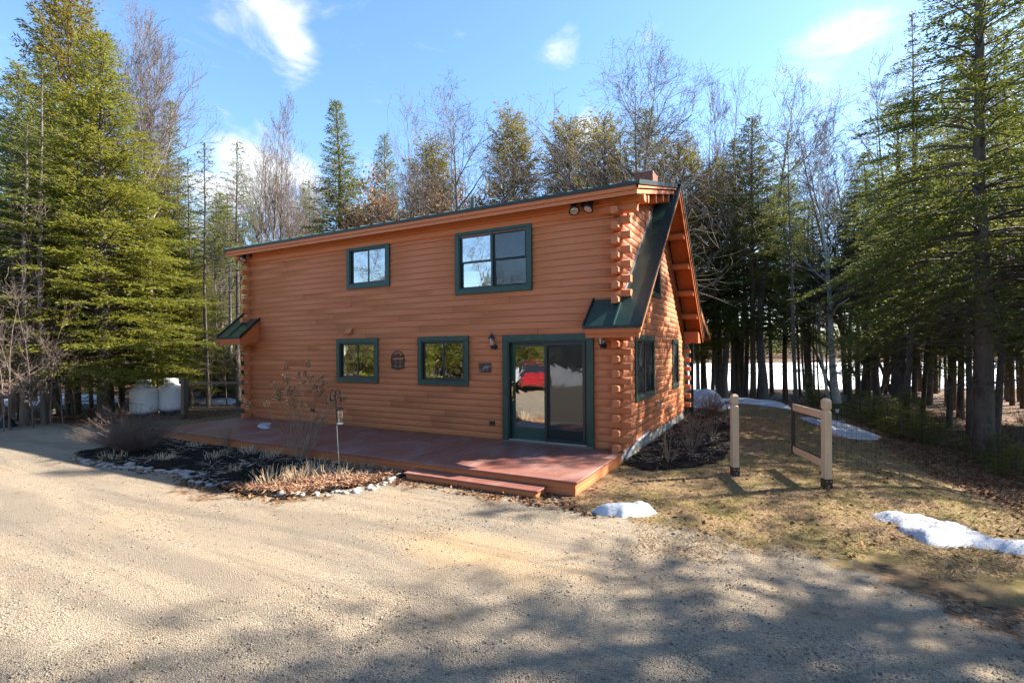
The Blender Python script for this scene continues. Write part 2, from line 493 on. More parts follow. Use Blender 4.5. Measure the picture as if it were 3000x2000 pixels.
def mulch():
    m = MT('dark_mulch'); v = m.voro(60, 'World', (1, 1, 1), 'Color'); s = N('ShaderNodeSeparateColor', m.t); m.lk(v, s.inputs[0])
    n = m.noise(40, 5, .7, 'World')
    m.col(m.ramp(s.outputs[0], [(0, (.006, .005, .005)), (.8, (.022, .017, .014)), (1, (.06, .045, .034))])).rough(.95).set(Specular_IOR_Level=.08).bump(n, .9, .02); return m.m
M['mulch'] = mulch()
def barkmat(name, c1, c2, sc=6, birch=False):
    m = MT(name)
    n = m.noise(sc, 7, .7, 'Object', (1, 1, .28), .7); n2 = m.noise(1.4, 4, .6, 'World')
    c = m.ramp(n, [(.3, c1), (.7, c2)])
    c = m.mix(m.ramp(n2, [(.5, 0.0), (.72, .5)]), c, (c2[0]*.9, c2[1]*1.02, c2[2]*.8))
    lic = m.noise(7, 4, .6, 'World')
    c = m.mix(m.ramp(lic, [(.60, 0.0), (.68, .45)]), c, (.30, .31, .27))
    if birch:
        b = m.noise(5, 5, .7, 'Object', (1, 1, 5), .4)
        c = m.mix(m.ramp(b, [(.60, 0.0), (.66, .85)]), c, (.05, .04, .035))
    m.col(c).rough(.9).bump(n, .8, .02)
    return m.m
M['bark'] = barkmat('conifer_bark', (.045, .036, .03), (.15, .12, .098))
M['bark_red'] = barkmat('cedar_bark', (.06, .035, .024), (.17, .10, .068))
M['bark_grey'] = barkmat('maple_bark', (.07, .058, .05), (.18, .152, .132), 7)
M['bark_twig'] = barkmat('twig_bark', (.075, .05, .042), (.17, .125, .105), 7)
M['bark_birch'] = barkmat('birch_bark', (.50, .47, .43), (.72, .70, .66), 4, True)
M['bark_pale'] = barkmat('aspen_bark', (.17, .14, .115), (.36, .31, .255), 5)
def leafmat(name, ca, cb, trans=.35, warm=(.16, .13, .02)):
    m = MT(name); t = m.t
    a = m.attr('rnd'); n = m.noise(1.1, 3, .6, 'Object'); r = m.orand()
    c = m.ramp(a, [(0, ca), (1, cb)])
    c = m.mix(m.ramp(n, [(.45, 0.0), (.72, .5)]), c, warm)
    c = m.mix(m.math('MULTIPLY', r, .3), c, var(ca, .8))
    m.col(c).rough(.6).set(Specular_IOR_Level=.3)
    tl = N('ShaderNodeBsdfTranslucent', t)
    m.lk(m.mix(.5, c, warm), tl.inputs[0])
    mx = N('ShaderNodeMixShader', t); mx.inputs[0].default_value = trans
    m.lk(m.b.outputs[0], mx.inputs[1]); m.lk(tl.outputs[0], mx.inputs[2]); m.lk(mx.outputs[0], t.nodes['Material Output'].inputs['Surface'])
    return m.m
M['fir'] = leafmat('fir_needles', (.130, .155, .024), (.240, .255, .042), .46, (.26, .235, .032))
M['spruce'] = leafmat('spruce_needles', (.085, .120, .028), (.160, .195, .046), .42, (.19, .19, .032))
M['hemlock'] = leafmat('hemlock_needles', (.068, .098, .026), (.135, .165, .038), .42, (.17, .16, .028))
M['cedar'] = leafmat('cedar_sprays', (.130, .125, .024), (.230, .205, .042), .45, (.25, .19, .030))
M['deadneedle'] = leafmat('dead_needles', (.11, .055, .032), (.20, .115, .07), .2, (.19, .10, .055))
M['beech'] = leafmat('dry_beech_leaves', (.16, .095, .05), (.29, .19, .105), .3, (.26, .155, .075))
def straw(name, a, b):
    m = MT(name); r = m.attr('rnd'); m.col(m.ramp(r, [(0, a), (1, b)])).rough(.85).set(Specular_IOR_Level=.15); return m.m
M['straw'] = straw('dry_grass', (.12, .078, .034), (.42, .29, .155))
M['stem'] = straw('dry_stems', (.30, .21, .13), (.62, .49, .34))
M['leaf'] = straw('fallen_leaves', (.075, .032, .016), (.30, .155, .075))
M['flower'] = straw('dry_flower_heads', (.22, .10, .045), (.55, .33, .19))
M['redleaf'] = straw('dead_perennial_leaves', (.12, .04, .022), (.42, .26, .16))
M['pebble'] = straw('gravel_chips', (.085, .074, .062), (.38, .325, .255))
# ------------------------------------------------------------------ ground, driveway, lake
DRIVE = [(-60,-3.3),(-26,-3.2),(-18.2,-3.0),(-15.5,-2.3),(-13,-1.9),(-11.6,-2.3),(-10.4,-4.2),(-9.6,-4.55),(-6.6,-4.4),(-5.2,-4.7),(-3.7,-4.6),(-3.1,-3.3),(-2.9,-3.0),
         (-.4,-3.0),(.2,-3.05),(1.4,-3.15),(2.4,-3.2),(3.4,-3.5),(4.2,-4.2),(5.2,-5.4),(8,-7.6),(14,-11),(20,-13),(20,-26),(-60,-26)]
_lw = [(1700,1480),(1900,1600),(2300,1640),(2600,1660),(3000,1760),(3300,1800),(3150,1580),(2900,1470),(2740,1400),(2620,1330),(2560,1270),(2480,1220),(2330,1195),(2080,1175),(1960,1180),(1830,1340)]
LAWN = [tuple(gpt(u, v)[:2]) for u, v in _lw]
VERGE = [tuple(gpt(u, v)[:2]) for u, v in [(-200,1275),(-200,1256),(300,1240),(540,1226),(740,1200),(760,1245),(560,1262),(300,1280),(0,1285)]]
def gh(x, y):
    """ground height"""
    x = np.asarray(x, float); y = np.asarray(y, float)
    X, Z = camframe(x, y)
    near = sst(12, 22, np.hypot(X, Z))
    h = G+(fbm(x, y, 3.0, 2)-.5)*(.05+.25*near)+(fbm(x, y, .7, 4)-.5)*.03
    # keep the ground level against the deck and the house
    ax = np.maximum(np.maximum(-12-x, x-1.2), 0); ay = np.maximum(np.maximum(-3.4-y, y-10), 0)
    k = 1-sst(0, 1.5, np.hypot(ax, ay))
    h = h*(1-k)+(G+(fbm(x, y, .9, 5)-.5)*.02)*k
    h = h-slope(x, y)
    bank = sst(32, 35.5, Z)*(1-sst(36.5, 40, Z))*sst(-16, -4, X)
    h = h+bank*(.10+.35*(fbm(x, y, 2.5, 8)-.4))
    m = sst(36.5, 47, Z)*sst(-30, -14, X)*(1-sst(200, 225, Z))
    h = h*(1-m)+(-5.5)*m
    h = h+16*sst(230, 520, Z)+3*sst(60, 160, Z)*(1-sst(-34, -20, X))
    return h
def axis(lo, hi, step, far_lo, far_hi, r=1.16):
    a = list(np.arange(lo, hi+1e-6, step)); s = step; x = hi
    while x < far_hi: s *= r; x += s; a.append(x)
    s = step; x = lo; b = []
    while x > far_lo: s *= r; x -= s; b.append(x)
    return np.array(b[::-1]+a)
ax_, az_ = axis(-24, 13, .3, -900, 900), axis(2.0, 30, .3, -120, 1100)
XX, ZZ = np.meshgrid(ax_, az_)
wx = CAM[0]+XX*RGT[0]-ZZ*math.sin(YAW); wy = CAM[1]+XX*RGT[1]+ZZ*math.cos(YAW)
wz = gh(wx, wy)
litter = 1-np.maximum(np.clip(.5+sdpoly(wx, wy, LAWN)/1.6, 0, 1), np.clip(.5+sdpoly(wx, wy, VERGE)/1.2, 0, 1))
nz_, nx_ = XX.shape
I = np.arange(nz_*nx_).reshape(nz_, nx_)
F = np.stack([I[:-1, :-1], I[:-1, 1:], I[1:, 1:], I[1:, :-1]], -1).reshape(-1, 4)
go = link('ground', npmesh('ground', np.stack([wx, wy, wz], -1).reshape(-1, 3), F, M['ground'], True,
          {'litter': litter.ravel(), 'gravel': np.clip(.5+sdpoly(wx, wy, DRIVE)/1.2, 0, 1).ravel()}))
tag(go, 'dry straw lawn and brown leafy forest floor', 'ground', kind='structure')
def sheet(name, poly, step, lift, mat, grow=.0, ampl=0, attrs=None, dome=0, domew=.5, sink=.05):
    xs = [p[0] for p in poly]; ys = [p[1] for p in poly]
    gx = np.arange(min(xs)-step*2-grow, max(xs)+step*2+grow, step); gy = np.arange(min(ys)-step*2-grow, max(ys)+step*2+grow, step)
    A, B = np.meshgrid(gx, gy)
    A = A+(vnoise(A, B, step*1.3, 3)-.5)*step*.7; B = B+(vnoise(A, B, step*1.3, 6)-.5)*step*.7
    sd = sdpoly(A, B, poly)+grow
    if dome: sd = sd+(fbm(A, B, .45, 33)-.5)*min(.30, domew*1.1)
    z = gh(A, B)+lift
    if ampl: z = z+(fbm(A, B, .35, 9)-.5)*ampl+(fbm(A, B, .09, 12)-.5)*ampl*.5
    if dome:
        prof = sst(0, domew, sd)
        z = z+dome*prof*(.45+1.1*fbm(A, B, domew*1.2, 21))+(fbm(A, B, .14, 23)-.5)*min(.06, dome*.6)*prof
        z = np.where(sd < 0, gh(A, B)-sink, z)
    keep = sd > -step*(.9 if not dome else 1.5)
    n, k = A.shape; I = np.arange(n*k).reshape(n, k)
    F = np.stack([I[:-1, :-1], I[:-1, 1:], I[1:, 1:], I[1:, :-1]], -1).reshape(-1, 4)
    F = F[keep.ravel()[F].all(1)]
    V = np.stack([A, B, z], -1).reshape(-1, 3)
    used = np.unique(F); mp = np.full(len(V), -1); mp[used] = np.arange(len(used))
    at = {q: np.asarray(f(A, B)).ravel()[used] for q, f in (attrs or {}).items()}
    return npmesh(name, V[used], mp[F], mat, True, at)
DOMES = []
dr = link('driveway', sheet('driveway', DRIVE, .3, .008, M['ground'], .7, 0,
     {'gravel': lambda a, b: np.clip(.5+sdpoly(a, b, DRIVE)/1.2, 0, 1), 'litter': lambda a, b: 1-np.maximum(np.clip(.5+sdpoly(a, b, LAWN)/1.6, 0, 1), np.clip(.5+sdpoly(a, b, VERGE)/1.2, 0, 1))}))
tag(dr, 'tan gravel driveway in front of the log house', 'driveway', kind='structure')
LAKEZ = -3.6
lk = MB()
c = [(-200, 36), (600, 36), (600, 240), (-200, 240)]
lk.add([(CAM[0]+X*RGT[0]-Z*math.sin(YAW), CAM[1]+X*RGT[1]+Z*math.cos(YAW), LAKEZ) for X, Z in c], [(0, 1, 2, 3)])
tag(lk.obj('lake', M['lake']), 'frozen lake covered in bright white snow', 'lake', kind='structure')
# planting beds
BEDF = [(-10.9,-2.46),(-10.9,-3.5),(-10.3,-4.25),(-9.6,-4.4),(-8.2,-4.32),(-6.6,-4.15),(-5.9,-4.35),(-5.2,-4.55),(-4.2,-4.5),(-3.6,-4.4),(-3.25,-3.7),(-3.0,-2.95),(-2.9,-2.46)]
BEDR = [(.03,-.10),(.55,-.42),(1.15,.15),(1.55,.75),(1.62,3),(1.5,5.2),(1.28,7.0),(.9,8.6),(.3,9.6),(.03,9.8)]
tag(link('mulch_bed', sheet('mulch_bed', BEDF, .09, .03, M['mulch'], 0, .07)), 'black mulch flower bed along the front of the red deck', 'flower bed', kind='structure')
tag(link('mulch_bed', sheet('mulch_bed', BEDR, .09, .03, M['mulch'], 0, .07)), 'black mulch bed beside the concrete foundation', 'flower bed', kind='structure')
# ------------------------------------------------------------------ the house
W, D, CH = 11.05, 6.8, 0.1365          # width, depth, course height
PI2 = math.pi/2
house = empty('log_house', (0, 0, 0), 0, 'two storey orange log sided house with green window trim and metal roof', 'house')
RY, RZ, SL = 3.4, 5.84, .885           # ridge line, main slope
EY, EZ = -.586, 2.31                   # main eave
DY, DZ = -.40, 4.83                    # dormer eave
DSL = (RZ-DZ)/(RY-DY)
def log_profile(h, b=.030, back=.02, n=7, lap=False):
    p = []
    for i in range(n+1):
        t = -1+2*i/n
        y = -(.016+(b-.016)*(1-abs(t)**3.0)**.6) if not lap else -(.010+.012*(1-(t+1)/2)+(b-.024)*(1-abs(t)**4)**.6)
        p.append((y, t*h/2*.992))
    return [(back, -h/2*.992)]+p+[(back, h/2*.992)]
def log_mesh(length, h=CH, b=.030, back=.02, lap=False):
    me = MB().prism(log_profile(h, b, back, 7, lap), -length/2, length/2, 'x').mesh('log', M['log'])
    sm = np.ones(len(me.polygons), bool); sm[-2:] = False; sm[0] = sm[1] = sm[8] = sm[9] = sm[10] = False
    me.polygons.foreach_set('use_smooth', sm[:len(me.polygons)])
    return me
# openings: x0,x1,z0,z1 outer edge of trim
DOOR = (-2.54, -.553, 0.0, 2.2)
FRONT = dict(A=(-7.41,-6.01,1.11,2.21), B=(-4.79,-3.39,1.11,2.21), U=(-7.04,-5.63,3.44,4.53), V=(-3.73,-1.85,3.11,4.51))
SIDE = dict(S1=(.925,2.63,.82,2.19), S2=(4.85,5.70,.82,2.17), S3=(2.15,3.33,3.11,4.30))
TW = .105
def holes(lst, m): return [(a+m, b-m, c+(m if c > .05 else 0), d-m) for a, b, c, d in lst]
def wall_boxes(mb, x0, x1, z0, top, hl, mk):
    """fill x0..x1 below top(x) except holes; mk(xa,xb,za,zb_a,zb_b)"""
    cuts = sorted(set([x0, x1]+[q for h in hl for q in h[:2]]+list(np.linspace(x0, x1, 25))))
    for a, b in zip(cuts, cuts[1:]):
        if b-a < 1e-4: continue
        m = (a+b)/2; z = z0
        for h in sorted([h for h in hl if h[0] < m < h[1]], key=lambda q: q[2]):
            if h[2] > z+1e-4: mk(a, b, z, h[2], h[2])
            z = h[3]
        mk(a, b, z, top(a), top(b))
fh = holes([DOOR]+list(FRONT.values()), TW*.75)
sh = holes(list(SIDE.values()), TW*.75)
wf = MB()
wall_boxes(wf, -W+.02, -.02, 0, lambda x: 4.75, fh, lambda a, b, c, d, e: wf.add([(a,.046,c),(b,.046,c),(b,.19,c),(a,.19,c),(a,.046,d),(b,.046,e),(b,.19,e),(a,.19,d)],
           [(0,3,2,1),(4,5,6,7),(0,1,5,4),(1,2,6,5),(2,3,7,6),(3,0,4,7)]))
front = wf.obj('front_wall', M['log'], house)
def rear_top(y): return min(RZ-.16-SL*(y-RY), DZ-.12+DSL*(y-DY)) if y > RY-.4 else DZ-.13+DSL*(y-DY)
def side_top(y): return min(RZ-.18-SL*max(0, y-RY), DZ-.14+DSL*(y-DY)) if y < RY else RZ-.18-SL*(y-RY)
ws = MB()
wall_boxes(ws, .05, D-.05, .03, side_top, sh, lambda a, b, c, d, e: ws.add([(-.19,a,c),(-.046,a,c),(-.046,b,c),(-.19,b,c),(-.19,a,d),(-.046,a,d),(-.046,b,e),(-.19,b,e)],
           [(0,3,2,1),(4,5,6,7),(0,1,5,4),(1,2,6,5),(2,3,7,6),(3,0,4,7)]))
side = ws.obj('gable_wall', M['log'], house)
wl = MB()
wall_boxes(wl, .05, D-.05, .03, side_top, [], lambda a, b, c, d, e: wl.add([(-W+.046,a,c),(-W+.19,a,c),(-W+.19,b,c),(-W+.046,b,c),(-W+.046,a,d),(-W+.19,a,d),(-W+.19,b,e),(-W+.046,b,e)],
           [(0,3,2,1),(4,5,6,7),(0,1,5,4),(1,2,6,5),(2,3,7,6),(3,0,4,7)]))
wl.box(-W+.05, -.05, D-.2, D-.05, 0, 2.4)
wl.obj('rear_wall', M['log'], house)
def spans(x0, x1, zc, hl):
    segs = [(x0, x1)]
    for a, b, c, d in hl:
        if c < zc < d:
            ns = []
            for p, q in segs:
                if b <= p or a >= q: ns.append((p, q)); continue
                if a-p > .03: ns.append((p, a))
                if q-b > .03: ns.append((b, q))
            segs = ns
    return segs
NC = 33
lc = 0
rl = random.Random(5)
tlog = {}
def lmesh(l, lap=False):
    k = (round(l, 3), lap)
    if k not in tlog: tlog[k] = log_mesh(k[0], lap=lap)
    return tlog[k]
for i in range(NC):
    zc = CH*(i+.5)
    odd = i % 2 == 1
    ends = (-W-.14, .14) if odd else (-W+.10, -.10)
    for p, q in spans(ends[0], ends[1], zc, fh):
        cuts = [p]
        x = p+rl.uniform(1.6, 4.6)
        while x < q-1.0: cuts.append(x); x += rl.uniform(2.2, 4.8)
        cuts.append(q)
        for a, b in zip(cuts, cuts[1:]):
            link('log', lmesh(b-a-.004, zc > 2.3), front, ((a+b)/2, .030+rl.uniform(-.002, .002), zc))
    # the protruding log ends at both corners
    if odd:
        for s, xa, xb in ((1, -.02, .163), (-1, -W-.163, -W+.02)):
            e = MB().prism([(.045, -CH/2*.97), (.004, -CH/2*.80), (-.002, 0), (.004, CH/2*.80), (.045, CH/2*.97), (.135, CH/2*.97), (.135, -CH/2*.97)], xa, xb, 'x')
            e.obj('log_end', M['logend'], front, (0, 0, zc+rl.uniform(-.003, .003)))
    else:
        for s in (0, 1):
            pr = [(-.002, -CH/2*.55), (-.035, -CH/2*.95), (-.135, -CH/2*.95), (-.135, CH/2*.95), (-.035, CH/2*.95), (-.002, CH/2*.55)]
            if s: pr = [(-W-x, z) for x, z in pr][::-1]
            MB().prism(pr, -.225, .06, 'y').obj('log_end', M['logend'], front, (0, rl.uniform(-.012, .012), zc+rl.uniform(-.003, .003)))
# side logs, and the rear corner's protruding ends
for i in range(44):
    zc = .03+CH*(i+.5)-.03
    top = zc-CH*.1
    y0, y1 = .0, D
    if zc > 4.55: y0 = max(0, DY+(zc-DZ+.16)/DSL)
    if zc > RZ-.2-SL*(D-RY): y1 = min(D, RY+(RZ-.2-zc)/SL)
    if y1-y0 < .25: continue
    odd = i % 2 == 1
    ya = y0+(.10 if odd and y0 < .1 else .0); yb = y1
    for p, q in spans(ya, yb, zc, sh):
        cuts = [p]
        x = p+rl.uniform(1.6, 4.6)
        while x < q-1.2: cuts.append(x); x += rl.uniform(2.2, 4.5)
        cuts.append(q)
        for a, b in zip(cuts, cuts[1:]):
            link('log', lmesh(b-a-.004), side, (-.030+rl.uniform(-.002, .002), (a+b)/2, zc), (0, 0, PI2))
    if odd and zc < 2.3:
        MB().box(-.10, .17, D-.06, D+.09, zc-CH*.47, zc+CH*.47).obj('log_end', M['log'], side)
# plate beams under the dormer eave
for y0, y1, z0, z1, e in ((-.075, .10, 4.575, 4.70, .44), (-.03, .12, 4.44, 4.572, .29)):
    MB().prism([(y0+.03, z0), (y0, z0+.03), (y0, z1), (y1, z1), (y1, z0)], -W-e, e, 'x').obj('plate_beam', M['trimwood'], house)
# foundation
fd = MB(); fd.box(-W+.03, -.035, .03, D-.03, -.55, .034)
fd.obj('foundation', M['concrete'], house)
# ---- roofs
def slab(name, x0, x1, ya, za, yb, zb, th, mat, lift=0):
    """sloped slab between (ya,za) and (yb,zb), thickness measured downward"""
    b = MB().prism([(ya, za+lift), (yb, zb+lift), (yb, zb+lift-th), (ya, za+lift-th)], x0, x1, 'x')
    return b.obj(name, mat, house)
def seams(name, parent, xs, ya, za, yb, zb, h=.038, w=.022):
    for x in xs:
        MB().prism([(ya, za), (yb, zb), (yb, zb+h), (ya, za+h)], x-w/2, x+w/2, 'x').obj(name, M['roof'], parent)
DO = .43
# dormer roof: decking, metal, seams, drip edge, fascia, soffit
dr_ = slab('dormer_roof', -W-DO, DO, DY, DZ, RY+.02, RZ+.012, .022, M['roof'], .0)
seams('seam', dr_, np.arange(-W-DO+.03, DO, .405), DY+.003, DZ-.001, RY, RZ)
MB().prism([(DY, DZ-.022), (RY, RZ-.022), (RY, RZ-.13), (DY+.06, DZ-.115)], -W-DO+.05, DO-.05, 'x').obj('roof_deck', M['soffit'], house)
fm = MB(); fm.box(-W-DO-.012, DO+.012, DY-.02, DY+.012, DZ-.052, DZ+.006)
for s in (DO, -W-DO):
    x0, x1 = (s-.014, s+.014)
    fm.prism([(DY-.0, DZ-.055), (RY, RZ-.055), (RY, RZ+.03), (DY-.0, DZ+.03)], x0, x1, 'x')
fm.obj('drip_edge', M['drip'], dr_)
fa = MB(); fa.box(-W-DO+.01, DO-.01, DY+.012, DY+.045, DZ-.125, DZ-.024)
fa.box(-W-DO+.045, DO-.045, DY+.045, DY+.075, DZ-.20, DZ-.03)
fa.obj('fascia', M['trimwood'], house)
for s, d in ((DO, -1), (-W-DO, 1)):
    for k, (o, t, zt, zb) in enumerate(((.014, .034, -.03, -.115), (.05, .03, -.06, -.215))):
        x0, x1 = sorted((s+d*o, s+d*(o+t)))
        yo = DY+.012+.04*k
        MB().prism([(yo, DZ+zt+DSL*(yo-DY)), (RY-.05, RZ+zt), (RY-.05, RZ+zb), (yo, DZ+zb+DSL*(yo-DY))], x0, x1, 'x').obj('rake_board', M['trimwood'], house)
# soffit of the dormer eave and purlin tails on the rake
MB().prism([(DY+.075, DZ-.135), (.05, DZ-.02), (.05, DZ-.05), (DY+.075, DZ-.165)], -W-DO+.08, DO-.08, 'x').obj('soffit', M['soffit'], house)
for s in (0, 1):
    for y in (.72, 1.42, 2.12, 2.75):
        z = DZ+DSL*(y-DY)-.27
        e = MB()
        pr = [(y+.055*math.cos(t), z+.12*math.sin(t)) for t in np.linspace(0, 2*math.pi, 12, endpoint=False)]
        a, b = (-.05, .34) if not s else (-W-.34, -W+.05)
        e.prism(pr, a, b, 'x').obj('purlin_end', M['trimwood'], house)
    a, b = (-.04, .20) if not s else (-W-.20, -W+.04)
    MB().prism([(.1, DZ+DSL*(.1-DY)-.21), (RY-.5, DZ+DSL*(RY-.5-DY)-.21), (RY-.5, DZ+DSL*(RY-.5-DY)-.38), (.1, DZ+DSL*(.1-DY)-.38)], a, b, 'x').obj('frieze_board', M['trimwood'], house)
# main gable roof, front strips that carry on past the dormer and turn along the front wall
RO = .5
for s in (0, 1):
    fx = (lambda x: x) if not s else (lambda x: -W-x)
    def pz(x0, x1): return tuple(sorted((fx(x0), fx(x1))))
    def zr(y): return EZ+SL*(y-EY)
    x0, x1 = pz(.004, RO)
    st = MB().prism([(EY, EZ), (RY, RZ), (RY, RZ-.03), (EY, EZ-.03)], x0, x1, 'x').obj('roof_panel', M['roof'], house)
    x0, x1 = pz(-.545, .002)
    MB().prism([(EY, EZ), (.03, zr(.03)), (.03, zr(.03)-.03), (EY, EZ-.03)], x0, x1, 'x').obj('roof_return', M['roof'], house)
    x0, x1 = pz(-.008, .022)
    MB().prism([(EY+.002, EZ), (.06, zr(.06)), (.06, zr(.06)+.042), (EY+.002, EZ+.042)], x0, x1, 'x').obj('seam', M['roof'], st)
    MB().prism([(.06, zr(.06)+.001), (RY-.6, zr(RY-.6)+.001), (RY-.6, zr(RY-.6)+.05), (.06, zr(.06)+.05)], x0, x1, 'x').obj('flashing', M['flash'], st)
    for xa, xb in ((RO-.012, RO+.016), (-.56, -.535)):
        a, b = pz(xa, xb); yt = RY if xa > 0 else .03
        MB().prism([(EY-.012, EZ-.035), (yt, zr(yt)-.03), (yt, zr(yt)+.042), (EY-.012, EZ+.034)], a, b, 'x').obj('drip_edge', M['drip'], st)
    a, b = pz(-.548, RO)
    MB().box(a, b, EY-.014, EY+.008, EZ-.05, EZ+.004).obj('drip_edge', M['drip'], st)
    # eave fascia and soffit box of the return, sloped underside of the strip
    a, b = pz(-.52, RO-.02)
    ev = MB(); ev.box(a, b, EY+.01, EY+.04, EZ-.135, EZ-.033); ev.box(*pz(-.49, RO-.05), EY+.04, EY+.065, EZ-.21, EZ-.05)
    ev.obj('fascia', M['soffit'], house)
    a, b = pz(-.50, RO-.04)
    MB().prism([(EY+.05, EZ-.05), (.05, zr(.05)-.05), (.05, EZ-.14), (EY+.05, EZ-.205)], *pz(-.52, .0), 'x').obj('soffit', M['soffit'], house)
    MB().prism([(EY+.05, EZ-.04), (RY, RZ-.045), (RY, RZ-.16), (EY+.05, EZ-.16)], *pz(.0, RO-.05), 'x').obj('soffit', M['soffit'], house)
    # boards of the underside of the rear rake, then rear roof
    x0, x1 = pz(.004, RO-.04)
    n = 13
    for k in range(n):
        ya, yb = RY+(7.3-RY)*k/n, RY+(7.3-RY)*(k+1)/n-.012
        zf = lambda y: RZ-SL*(y-RY)
        MB().prism([(ya, zf(ya)-.05), (yb, zf(yb)-.05), (yb, zf(yb)-.085), (ya, zf(ya)-.085)], x0, x1, 'x').obj('soffit_board', M['soffit'], house)
    # double rake boards
    for o, t, zt, zb in ((RO-.035, .03, -.035, -.13), (RO-.06, .024, -.08, -.24)):
        a, b = pz(o, o+t)
        rk = MB()
        rk.prism([(EY-.0, EZ+zt), (RY, RZ+zt), (RY, RZ+zb), (EY-.0, EZ+zb)], a, b, 'x')
        rk.prism([(RY, RZ+zt), (7.37, RZ-SL*(7.37-RY)+zt), (7.37, RZ-SL*(7.37-RY)+zb), (RY, RZ+zb)], a, b, 'x')
        rk.obj('rake_board', M['trimwood'], house)
    # purlin log ends under the rakes
    for y in (4.28, 5.03, 5.77, 6.47):
        z = RZ-SL*(y-RY)-.26
        for yy in (y, 2*RY-y):
            a, b = pz(-.05, RO-.075)
            MB().tube([(a, yy, z), (b, yy, z)], .088, 14).obj('purlin_end', M['trimwood'], house)
    # box end at the rear eave
    a, b = pz(.0, RO-.09)
    MB().prism([(6.72, 2.42), (7.28, 2.26), (7.28, 2.08), (6.72, 2.08)], a, b, 'x').obj('eave_box', M['soffit'], house)
rr = slab('rear_roof', -W-RO, RO, RY, RZ, 7.387, RZ-SL*(7.387-RY), .035, M['roof'])
MB().box(-W-RO-.02, RO+.02, RY-.09, RY+.09, RZ-.005, RZ+.032).obj('ridge_cap', M['roof'], rr)
for s in (RO, -W-RO):
    MB().prism([(RY, RZ-.06), (7.4, RZ-SL*(7.4-RY)-.06), (7.4, RZ-SL*(7.4-RY)+.03), (RY, RZ+.045)], s-.012, s+.016, 'x').obj('drip_edge', M['drip'], rr)
# rear porch roof of lower slope with its post and screens
PO = .46
pr_ = slab('porch_roof', -W+2, PO, 6.35, 3.36, 9.35, 2.39, .05, M['roof'])
MB().prism([(6.6, 3.23), (9.33, 2.345), (9.33, 2.19), (6.6, 3.05)], PO-.04, PO-.008, 'x').obj('rake_board', M['trimwood'], pr_)
MB().box(-W+2, PO-.045, 9.28, 9.32, 2.18, 2.345).obj('fascia', M['trimwood'], pr_)
pp = MB(); pp.box(-.12, 0, 8.5, 8.62, -.25, 2.55); pp.box(-W+2, -.12, 8.55, 8.6, -.25, .55)
pp.box(-.08, -.02, 6.95, 8.5, .55, .66); pp.box(-.08, -.02, 6.95, 8.5, 2.2, 2.4)
pp.obj('porch_frame', M['green'], house)
MB().box(-.06, -.055, 6.95, 8.5, -.2, 2.4).obj('porch_screen', M['screen'], house)
# interior: partition, floors
inn = MB(); inn.box(-W+.2, -.2, 2.9, 3.0, 0, 5.3); inn.box(-W+.2, -.2, .2, 2.9, 2.55, 2.7); inn.box(-W+.2, -.2, .2, 2.9, -.05, .02)
inn.obj('partition', M['interior'], house)
# chimney: brick by brick
cx0, cy0, cz0 = -.70, 3.72, 5.3
ch = MB().box(cx0+.012, cx0+.46-.012, cy0+.012, cy0+.56-.012, cz0, 6.44).obj('chimney', M['concrete'], house)
M['brick'] = simple('red_brick', (.20, .07, .048), .85, 14, .35, 0, .4)
bm_ = {}
def brick(dx, dy, p):
    k = (round(dx, 3), round(dy, 3))
    if k not in bm_: bm_[k] = MB().box(-dx/2, dx/2, -dy/2, dy/2, -.029, .029).mesh('brick', M['brick'])
    link('brick', bm_[k], ch, p)
for r in range(12):
    z = 5.66+r*.068
    off = r % 2
    q = ((.225, .225) if off else (.105, .225, .105))
    x = cx0
    for l in q:
        brick(l, .105, (x+l/2+.002, cy0+.0525, z)); brick(l, .105, (x+l/2+.002, cy0+.56-.0525, z)); x += l+.012
    q = ((.105, .105, .105) if off else (.165, .165))
    y = cy0+.112
    for l in q:
        brick(.1, l, (cx0+.46-.05, y+l/2, z)); brick(.1, l, (cx0+.05, y+l/2, z)); y += l+.012
MB().box(cx0+.08, cx0+.38, cy0+.1, cy0+.46, 6.44, 6.49).obj('flue_cap', M['concrete'], ch)
MB().tube([(-3.68, .65, 5.0), (-3.68, .65, 5.42)], .045, 10).obj('vent_pipe', M['roof'], house)
